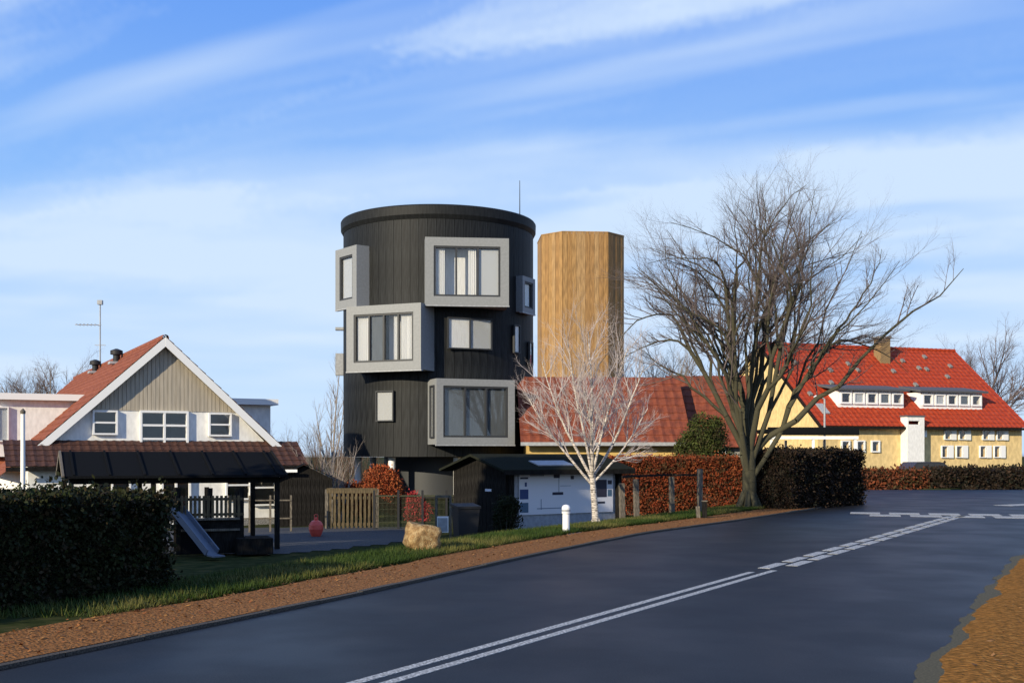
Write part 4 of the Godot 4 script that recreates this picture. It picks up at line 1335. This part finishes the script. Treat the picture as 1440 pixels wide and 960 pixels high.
func vehicle(called: String, label: String, cat: String, at: Vector3, turn: float, paint: Material, L: float, W: float, H: float, van: bool) -> void:
	var t := thing(called, label, cat, at, turn)
	# side outline, nose towards +x
	var mb := MB.new()
	var body: PackedVector2Array
	var glass: Array
	if van:
		body = PackedVector2Array([Vector2(-L / 2, .3), Vector2(L / 2, .3), Vector2(L / 2 + .05, .75), Vector2(L / 2 - .1, 1.0), Vector2(L / 2 - .75, 1.15), Vector2(L / 2 - 1.35, H - .12), Vector2(L / 2 - 1.6, H), Vector2(-L / 2 + .1, H), Vector2(-L / 2, H - .15)])
		glass = [[Vector2(L / 2 - 2.2, 1.2), Vector2(L / 2 - .95, 1.2), Vector2(L / 2 - 1.42, H - .25), Vector2(L / 2 - 2.2, H - .25)]]
	else:
		body = PackedVector2Array([Vector2(-L / 2, .28), Vector2(L / 2, .28), Vector2(L / 2, .65), Vector2(L / 2 - .12, .8), Vector2(L / 2 - .95, .95), Vector2(L / 2 - 1.6, H - .05), Vector2(L / 2 - 1.9, H), Vector2(-L / 2 + .7, H - .02), Vector2(-L / 2 + .2, .98), Vector2(-L / 2 - .02, .8)])
		glass = [[Vector2(L / 2 - 2.15, .98), Vector2(L / 2 - 1.1, .98), Vector2(L / 2 - 1.65, H - .12), Vector2(L / 2 - 2.15, H - .1)], [Vector2(-L / 2 + .4, .98), Vector2(L / 2 - 2.22, .98), Vector2(L / 2 - 2.22, H - .1), Vector2(-L / 2 + .75, H - .14)]]
	mb.prism(body, -W / 2, W / 2)
	put("body", mb.mesh(), paint, t)
	for s in [-1.0, 1.0]:
		for g in glass:
			mb = MB.new()
			mb.prism(PackedVector2Array(g), s * (W / 2 + 0.002) - 0.006, s * (W / 2 + 0.002) + 0.006)
			put("side_window", mb.mesh(), M.dark_mullion, t)
		for x in [-L / 2 + 0.75, L / 2 - 0.8]:
			var cy := CylinderMesh.new()
			cy.top_radius = 0.31
			cy.bottom_radius = 0.31
			cy.height = 0.2
			var w := put("wheel", cy, M.tyre, t)
			w.position = Vector3(x, 0.31, s * (W / 2 - 0.07))
			w.rotation_degrees.x = 90
		bx(t, "headlight", Vector3(L / 2 - 0.03, 0.72, s * (W / 2 - 0.25)), Vector3(0.08, 0.14, 0.32), M.galvanised)
	var a: Vector2 = body[4]
	var b: Vector2 = body[5]
	mb = MB.new()
	mb.bar(Vector3(a.x, a.y, 0) + Vector3(.03, .03, 0), Vector3(b.x, b.y, 0) + Vector3(.03, .0, 0), W - .2, .02)
	put("windscreen", mb.mesh(), M.dark_mullion, t)

# ------------------------------------------------------------------ ground, road and markings
func ground_and_road() -> void:
	var fs := []
	var f := -60.0
	while f < 44.0:
		fs.append(f)
		f += 1.5 if f > 0 else 5.0
	fs.append_array([44.5, 44.7, 48.0, 53.0, 57.9, 58.1, 62.0, 70.0, 80.0, 100.0, 140.0, 220.0, 400.0, 1500.0])
	var ds := [-1500.0, -300.0, -60.0, -20.0, -8.0, -3.0, 0.5, 1.13, 1.17, 1.6, 2.0, 2.5, 3.0, 3.6, 4.2, 4.8, 5.4, 6.2, 7.2, 8.4, 9.6, 11.0, 13.0, 16.0, 19.0, 21.9, 22.1, 24.0, 30.0, 45.0, 80.0, 200.0, 1500.0]
	var fn := FastNoiseLite.new()
	fn.seed = 17
	fn.frequency = 0.25
	var mb := MB.new()
	var pt := func(d: float, ff: float) -> Vector3:
		var h := land(d, ff)
		if d > 1.5 and h > -0.08 or d > 24.0:
			h += fn.get_noise_2d(d, ff) * 0.035
		return Vector3(kx(minf(ff, 200.0)) - d / KS, h, -ff)
	for j in fs.size() - 1:
		for i in ds.size() - 1:
			mb.quad(pt.call(ds[i + 1], fs[j]), pt.call(ds[i], fs[j]), pt.call(ds[i], fs[j + 1]), pt.call(ds[i + 1], fs[j + 1]))
	struct("ground", mb.mesh(), M.earth)
	# carriageway: the street and the wider road it meets
	var left := []
	f = -60.0
	while f <= 43.0:
		left.append(Vector2(kx(f), f))
		f += 1.0 if f > 0 else 5.0
	var right := [Vector2(-30.5, -60), Vector2(-1.1, 0), Vector2(3.34, 8.75), Vector2(5.9, 13.8), Vector2(8.4, 18.7), Vector2(11.8, 24.3), Vector2(17.0, 29.8), Vector2(26.0, 33.5), Vector2(80, 40)]
	var poly := PackedVector2Array(left)
	poly.append_array([Vector2(11.9, 44.3), Vector2(9.5, 45.4), Vector2(-6, 46.0), Vector2(-6, 56), Vector2(17, 57.5), Vector2(26, 57.8), Vector2(45, 59.5), Vector2(80, 66)])
	for i in range(right.size() - 1, -1, -1):
		poly.append(right[i])
	mb = MB.new()
	var tr := Geometry2D.triangulate_polygon(poly)
	for i in range(0, tr.size(), 3):
		var a := poly[tr[i]]; var b := poly[tr[i + 1]]; var c := poly[tr[i + 2]]
		if (b - a).cross(c - a) < 0:
			var w := b; b = c; c = w
		mb.tri(Vector3(a.x, 0, -a.y), Vector3(b.x, 0, -b.y), Vector3(c.x, 0, -c.y))
	var road := struct("road", mb.mesh(), M.asphalt)
	# footpath of brown gravel with a kerb
	mb = MB.new()
	var prev := []
	f = -60.0
	while f <= 43.6:
		var k := Vector2(kx(minf(f, 43.0)), f)
		var wob := 0.06 * sin(f * 1.7) + 0.05 * sin(f * 0.6 + 1.0) + 0.03 * sin(f * 4.1)
		var cur := [Vector3(k.x - 0.10, 0.04, -f), Vector3(k.x - 1.42 - wob, 0.045, -f), Vector3(k.x - 1.56 - wob, -0.06, -f)]
		if prev:
			mb.quad(prev[1], prev[0], cur[0], cur[1])
			mb.quad(prev[2], prev[1], cur[1], cur[2])
		prev = cur
		f += 0.5 if f >= 0 else 5.0
	struct("footpath", mb.mesh(), M.path_gravel)
	var kerb := Node3D.new()
	kerb.name = "kerb"
	add_child(kerb)
	kerb.set_meta("kind", "structure")
	f = 2.0
	while f < 43.0:
		var a := Vector3(kx(f) - 0.055, -0.012, -f)
		var b := Vector3(kx(f + 0.88) - 0.055, -0.012, -f - 0.88)
		var d := b - a
		bx(kerb, "kerb_stone", (a + b) / 2 + Vector3(0, rr(-0.006, 0.006), 0), Vector3(0.1, 0.1, d.length() - 0.012), M.kerb_concrete, Vector3(0, rad_to_deg(atan2(-d.x, -d.z)) + rr(-0.5, 0.5), 0))
		f += 0.88
	# verge on the near side of the road
	mb = MB.new()
	var rp := []
	for i in right.size() - 1:
		for s in 12:
			rp.append((right[i] as Vector2).lerp(right[i + 1], s / 12.0))
	var en := FastNoiseLite.new()
	en.seed = 12
	en.frequency = 0.7
	var fine_edge := []
	for i in range(10, rp.size() - 1):
		for s in 8:
			fine_edge.append((rp[i] as Vector2).lerp(rp[i + 1], s / 8.0))
	for i in fine_edge.size() - 1:
		var a: Vector2 = fine_edge[i]
		var b: Vector2 = fine_edge[i + 1]
		var wa := 0.14 * en.get_noise_2d(a.x * 0.9, a.y * 0.9) + 0.03 * en.get_noise_2d(a.x * 5, a.y * 5)
		var wb := 0.14 * en.get_noise_2d(b.x * 0.9, b.y * 0.9) + 0.03 * en.get_noise_2d(b.x * 5, b.y * 5)
		mb.quad(Vector3(a.x - 0.1 + wa, 0.004, -a.y), Vector3(a.x + 0.22 + wa, 0.05, -a.y), Vector3(b.x + 0.22 + wb, 0.05, -b.y), Vector3(b.x - 0.1 + wb, 0.004, -b.y))
		mb.quad(Vector3(a.x + 0.22 + wa, 0.05, -a.y), Vector3(a.x + 60, 0.06, -a.y + 2), Vector3(b.x + 60, 0.06, -b.y + 2), Vector3(b.x + 0.22 + wb, 0.05, -b.y))
	struct("verge", mb.mesh(), M.verge_litter)
	# moss and silt along the near edge of the road
	var silt := MB.new()
	for i in fine_edge.size() - 1:
		var a: Vector2 = fine_edge[i]
		var b: Vector2 = fine_edge[i + 1]
		var wa := 0.2 + 0.2 * en.get_noise_2d(a.x * 0.8 + 50, a.y * 0.8) + 0.025 * en.get_noise_2d(a.x * 5, a.y * 5 + 9)
		var wb := 0.2 + 0.2 * en.get_noise_2d(b.x * 0.8 + 50, b.y * 0.8) + 0.025 * en.get_noise_2d(b.x * 5, b.y * 5 + 9)
		silt.quad(Vector3(a.x - maxf(wa, 0.0) - 0.02, 0.003, -a.y), Vector3(a.x + 0.1, 0.010, -a.y), Vector3(b.x + 0.1, 0.010, -b.y), Vector3(b.x - maxf(wb, 0.0) - 0.02, 0.003, -b.y))
	var so := put("road_edge_moss", silt.mesh(), M.moss)
	tag(so, "ragged band of moss and silt along the edge of the road", "moss", "", "stuff")
	# centre lines
	var C0 := Vector2(-1.0, 8.89)
	var dir := Vector2(11.9 + 1.0, 31.15 - 8.89).normalized()
	var nor := Vector2(dir.y, -dir.x)
	stripe(road, C0 - dir * 40 - nor * 0.11, C0 + dir * 9.35 - nor * 0.11, 0.1)
	stripe(road, C0 - dir * 40 + nor * 0.11, C0 + dir * 9.75 + nor * 0.11, 0.1)
	var s := 10.0
	while s < 26.5:
		stripe(road, C0 + dir * s - nor * 0.13, C0 + dir * (s + 0.95) - nor * 0.13, 0.19)
		stripe(road, C0 + dir * (s + 0.6) + nor * 0.13, C0 + dir * (s + 1.55) + nor * 0.13, 0.19)
		s += 1.25
	# give-way marks across the mouth of the street
	var g0 := Vector2(10.3, 34.6)
	var gd := Vector2(14.5, -4.6).normalized()
	var gn := Vector2(-gd.y, gd.x)
	for k in 13:
		stripe(road, g0 + gd * (k * 1.12), g0 + gd * (k * 1.12 + 0.86), 0.95)
		stripe(road, g0 + gd * (k * 1.12 + 0.56) - gn * 1.25, g0 + gd * (k * 1.12 + 1.42) - gn * 1.25, 0.95)
	stripe(road, Vector2(17.1, 39.6), Vector2(19.6, 41.3), 0.7)
	stripe(road, Vector2(20.6, 41.9), Vector2(23.1, 43.4), 0.7)
	# playground paving
	mb = MB.new()
	var pp := PackedVector2Array([Vector2(-13, 26.5), Vector2(-5.6, 26.2), Vector2(-4.0, 28.2), Vector2(-2.4, 31.0), Vector2(-2.6, 36.0), Vector2(-10.0, 38.0), Vector2(-16, 34)])
	for ix in 36:
		for jf in 28:
			var x0 := -16.0 + ix * 0.4
			var f0 := 26.0 + jf * 0.45
			if Geometry2D.is_point_in_polygon(Vector2(x0 + 0.2, f0 + 0.22), pp):
				var q := []
				for c in [[x0, f0], [x0 + 0.4, f0], [x0 + 0.4, f0 + 0.45], [x0, f0 + 0.45]]:
					q.append(Vector3(c[0], gh(c[0], c[1]) + 0.012, -c[1]))
				mb.quad(q[0], q[1], q[2], q[3])
	struct("playground_paving", mb.mesh(), M.play_paving)
	# worn slab in front of the shelter
	mb = MB.new()
	mb.box(Vector3(0.3, -0.02, -24.2), Vector3(3.2, 0.12, 0.9), Basis(Vector3.UP, deg_to_rad(52)))
	struct("paving_slab", mb.mesh(), M.concrete)

func stripe(road: Node, a: Vector2, b: Vector2, w: float) -> void:
	var d := (b - a)
	bx(road, "road_line", Vector3((a.x + b.x) / 2, 0.002, -(a.y + b.y) / 2), Vector3(w, 0.006, d.length()), M.line_paint, Vector3(0, rad_to_deg(atan2(-d.x, d.y)), 0))

# ------------------------------------------------------------------ planting
func planting() -> void:
	var ever := leaf_mesh(16, 0.05, 0.11, 1)
	var beech := leaf_mesh(12, 0.085, 0.15, 2)
	var big := leaf_mesh(12, 0.15, 0.3, 4)
	var dk := [Color(.018, .022, .009), Color(.024, .028, .010), Color(.013, .016, .008), Color(.034, .026, .013), Color(.02, .03, .01)]
	var bk := [Color(.030, .020, .014), Color(.022, .016, .012), Color(.04, .024, .015), Color(.018, .018, .011)]
	var rust := [Color(.20, .040, .016), Color(.15, .034, .015), Color(.12, .036, .017), Color(.22, .062, .022), Color(.07, .042, .02)]
	var rd := 62.8
	# the long dark hedge in the left foreground
	hedge("evergreen_hedge", "dense dark evergreen hedge along the footpath", Vector3(-7.65, -0.05, -9.95), rd, Vector3(11.4, 1.28, 1.4), ever, M.leaf, dk, 420.0, M.bark_dark, "hedge", 0.12)
	hedge("clipped_beech_hedge", "tall dark brown clipped hedge beside the large bare tree", Vector3(10.1, -0.1, -38.75), 50.0, Vector3(5.7, 1.95, 1.5), beech, M.leaf, bk, 200.0, M.bark_dark)
	hedge("rust_hedge", "rust-coloured leafy beech hedge behind the lawn fence", Vector3(6.1, -0.35, -42.5), 6.0, Vector3(5.2, 1.95, 1.2), beech, M.dry_leaf, rust, 190.0, M.brown_twig)
	hedge("low_street_hedge", "low dark hedge across the junction below the yellow house", Vector3(30.0, -0.1, -61.6), 10.0, Vector3(16.0, 0.96, 1.4), big, M.leaf, bk, 60.0, M.bark_dark)
	hedge("low_rust_hedge", "low reddish brown hedge across the junction beside the dark car", Vector3(20.2, -0.1, -60.3), 4.0, Vector3(3.6, 0.86, 1.2), big, M.dry_leaf, [Color(.16, .045, .02), Color(.10, .035, .018), Color(.05, .035, .016)], 75.0, M.brown_twig)
	# shrubs round the tower foot
	bush("rust_shrub", "rounded orange-brown leafy shrub at the foot of the black tower", Vector3(-5.2, -0.7, -42.0), Vector3(1.35, 1.1, 0.9), 2400, beech, M.dry_leaf, [Color(.30, .065, .024), Color(.24, .05, .02), Color(.20, .065, .028), Color(.34, .10, .035)], M.brown_twig)
	bush("crimson_shrub", "small crimson shrub behind the panel fence", Vector3(-3.3, -0.7, -40.0), Vector3(0.4, 0.62, 0.4), 450, beech, M.dry_leaf, [Color(.34, .035, .04), Color(.26, .03, .03), Color(.2, .05, .04)], M.brown_twig)
	bush("dark_shrub", "dark green shrub leaning on the shelter end", Vector3(-0.15, -0.5, -31.0), Vector3(0.36, 0.62, 0.36), 500, ever, M.leaf, dk, M.bark_dark)
	bush("green_shrub", "loose olive green shrub behind the trunk of the large tree", Vector3(7.5, -0.4, -43.8), Vector3(1.3, 2.1, 1.0), 2600, beech, M.leaf, [Color(.05, .065, .018), Color(.07, .085, .02), Color(.035, .045, .015), Color(.06, .05, .022)], M.bark_olive)
	# large bare tree at the kerb
	rng.seed = 4242
	domed_tree("large_bare_tree", "large spreading bare deciduous tree beside the footpath", G(7.62, 36.6))
	# white birch in front of the shelter
	rng.seed = 77
	var bspec := {"ang": [0.35, 0.85], "bend": 0.12, "lift": 0.07, "rad": [0.017, 0.0095, 0.0065], "count": [13, 8, 6], "shrink": [0.40, 0.5, 0.5], "from": 0.28}
	bare_tree("white_birch", "white-barked birch in front of the display boards", G(2.14, 29.0), [[.80, 176, 46, 2.9, .04], [.9, 188, 62, 3.3, .048], [1.0, 60, 86, 3.6, .058], [.95, 2, 54, 3.1, .048], [.85, 352, 40, 2.4, .035], [.98, 140, 76, 3.5, .042], [.9, 95, 58, 2.7, .035], [.88, 270, 54, 2.7, .035], [.97, 20, 74, 3.4, .04]], {"h": 1.3, "r": 0.1, "dir": Vector3(-0.04, 1, 0)}, bspec, M.birch_bark, M.birch_twig)
	# evergreens added out of view on the left to shade lawn and display boards
	var sprig := leaf_mesh(16, 0.16, 0.32, 6)
	evergreen("added_tall_evergreen", "tall dark evergreen tree added out of view to shade the display boards", G(-13.2, 15.4), 10.5, 2.8, 2600, sprig, dk)
	evergreen("added_low_evergreen", "broad low evergreen tree added out of view to shade the lawn", G(-12.6, 10.0), 7.0, 2.6, 2200, sprig, dk)
	# background trees
	rng.seed = 91
	var fine := {"ang": [0.35, 0.9], "bend": 0.14, "lift": 0.06, "rad": [0.07, 0.035, 0.024, 0.018], "count": [9, 8, 6, 3], "shrink": [0.42, 0.5, 0.5, 0.5], "from": 0.2}
	var ring := []
	for k in 12:
		ring.append([rr(0.5, 1.0), k * 30.0, rr(30, 80), rr(7.0, 9.6), 0.15])
	bare_tree("far_bare_tree", "tall rounded bare tree behind the yellow house", Vector3(46.5, -0.5, -112), ring, {"h": 6.8, "r": 0.4}, fine, M.mauve_twig, M.mauve_twig)
	ring = []
	for k in 10:
		ring.append([rr(0.5, 1.0), k * 36.0, rr(35, 75), rr(4.2, 6.0), 0.1])
	bare_tree("grey_bare_tree", "grey twiggy bare tree behind the long red roof", Vector3(10.2, -0.7, -78), ring, {"h": 4.5, "r": 0.3}, fine, M.pale_twig, M.pale_twig)
	ring = []
	for k in 10:
		ring.append([rr(0.5, 1.0), k * 36.0, rr(30, 75), rr(4.8, 6.4), 0.12])
	bare_tree("distant_bare_tree", "low bare tree beyond the roof of the white house", Vector3(-36.0, -0.7, -88), ring, {"h": 4.6, "r": 0.3}, fine, M.pale_twig, M.brown_twig)
	bare_tree("second_distant_tree", "bare brown tree further along beyond the white house", Vector3(-43.5, -0.7, -98), ring, {"h": 3.6, "r": 0.3}, fine, M.pale_twig, M.brown_twig)
	var thin := {"ang": [0.25, 0.6], "bend": 0.1, "lift": 0.1, "rad": [0.02, 0.012, 0.008], "count": [9, 6, 4], "shrink": [0.34, 0.5, 0.5], "from": 0.25}
	bare_tree("slender_tree", "slender pale bare tree beside the black tower", Vector3(-8.9, -0.7, -56), [[.5, 170, 70, 3.6, .04], [.7, 20, 72, 3.8, .04], [1.0, 90, 84, 4.2, .05], [.8, 250, 70, 3.4, .04]], {"h": 2.6, "r": 0.09}, thin, M.pale_twig, M.pale_twig)
	twig_bush("bare_shrub", "pale bare shrub by the black garden shed", Vector3(-6.7, -0.75, -41.5), 3.0, 1.2, 12, {"ang": [0.3, 0.7], "bend": 0.1, "lift": 0.05, "rad": [0.014, 0.009], "count": [9, 6], "shrink": [0.32, 0.5]}, M.pale_twig)
	var scrub := {"ang": [0.3, 0.8], "bend": 0.14, "lift": 0.05, "rad": [0.03, 0.02, 0.014], "count": [8, 6, 3], "shrink": [0.4, 0.5, 0.5]}
	for a in [[-14.5, 72.0, 4.0], [-12.0, 74.0, 4.6], [-17.5, 76.0, 4.2], [-9.8, 70.0, 3.6], [-21.0, 78.0, 4.4]]:
		twig_bush("brown_thicket", "brown bare thicket beyond the garden shed", Vector3(a[0], -0.8, -a[1]), a[2], 2.2, 12, scrub, M.brown_twig).set_meta("group", "brown thicket behind the garden")
	# fallen leaves on the path and verge
	rng.seed = 5
	var lf := MB.new()
	lf.quad(Vector3(-.03, 0, 0), Vector3(0, 0.004, .022), Vector3(.035, 0.012, 0), Vector3(0, 0.002, -.022))
	var xf := []
	var cols := PackedColorArray()
	for k in 4200:
		var f := 8.0 + 36.0 * pow(rr(0, 1), 1.4)
		var x := kx(f) - 0.1 - 1.5 * pow(rr(0, 1), 0.6)
		var y := 0.05
		if k % 3 == 0:
			f = rr(3.5, 24)
			x = -1.1 + f * 0.507 + 0.15 + rr(0, 1) * 6.0
			y = 0.058
		xf.append(Transform3D(Basis.from_euler(Vector3(rr(-.3, .3), rr(0, TAU), rr(-.3, .3))).scaled(Vector3.ONE * rr(0.4, 1.05)), Vector3(x, y, -f)))
		cols.append([Color(.30, .12, .04), Color(.22, .08, .03), Color(.36, .17, .05), Color(.15, .07, .03), Color(.26, .13, .05)][rng.randi() % 5])
	var fl := scatter("fallen_leaves", self, lf.mesh(), M.dry_leaf, xf, cols)
	tag(fl, "brown fallen leaves strewn on the path and verge", "leaves", "", "stuff")
	# grass
	var tuft := MB.new()
	for k in 7:
		var t := TAU * k / 7.0 + 0.3
		var d := Vector3(cos(t), 0, sin(t))
		var b := d * 0.025
		var w := d.cross(Vector3.UP) * 0.007
		tuft.tri(b - w, b + w, b + d * (0.02 + 0.03 * (k % 3)) + Vector3.UP * (0.06 + 0.03 * ((k * 5) % 3)))
	xf = []
	cols = PackedColorArray()
	var pn := FastNoiseLite.new()
	pn.seed = 8
	pn.frequency = 0.35
	while xf.size() < 42000:
		var f := 12.0 + 30.0 * pow(rr(0, 1), 0.8)
		var d := 1.32 + 7.5 * pow(rr(0, 1), 1.4)
		var x := kx(f) - d / KS
		if x < -0.47 * f or gh(x, f) < -0.5:
			continue
		var s := pn.get_noise_2d(x, f)
		var dry := smoothstep(-0.1, 0.5, s + rr(-0.3, 0.3))
		xf.append(Transform3D(Basis(Vector3.UP, rr(0, TAU)).scaled(Vector3(1.2, rr(0.6, 1.3), 1.2)), Vector3(x, gh(x, f) - 0.01, -f)))
		cols.append(Color(.032, .056, .010).lerp(Color(.13, .12, .035), dry) * rr(0.75, 1.25))
	var gr := scatter("grass", self, tuft.mesh(), M.blade, xf, cols)
	tag(gr, "short green grass between the footpath and the gardens", "grass", "", "stuff")

# ------------------------------------------------------------------ the scene
func _ready() -> void:
	rng.seed = 20240
	var cam := Camera3D.new()
	cam.name = "camera"
	cam.projection = Camera3D.PROJECTION_FRUSTUM      # a level camera with the lens shifted upwards: uprights stay upright
	cam.near = 0.1
	cam.far = 4000.0
	cam.size = 0.1 * 960.0 / 1600.0
	cam.frustum_offset = Vector2(0, 0.1 * 160.0 / 1600.0)
	cam.position = Vector3(0, 1.75, 0)
	add_child(cam)
	cam.current = true
	var env := Environment.new()
	env.background_mode = Environment.BG_SKY
	env.sky = Sky.new()
	env.sky.sky_material = make_sky()
	env.tonemap_mode = Environment.TONE_MAPPER_LINEAR
	env.tonemap_exposure = 1.2
	env.sdfgi_enabled = true
	env.ssao_enabled = true
	env.ssil_enabled = true
	var we := WorldEnvironment.new()
	we.name = "world"
	we.environment = env
	add_child(we)
	var sun := DirectionalLight3D.new()
	sun.name = "sun"
	sun.light_color = Color(1.0, 0.945, 0.83)
	sun.light_energy = 1.6
	sun.light_angular_distance = 0.5
	sun.shadow_enabled = true
	add_child(sun)
	sun.look_at_from_position(SUN_TO * 100.0, Vector3.ZERO)
	materials()
	ground_and_road()
	white_house()
	black_tower()
	golden_tower()
	yellow_house()
	red_roof_house()
	info_shelter()
	playground()
	street_things()
	planting()
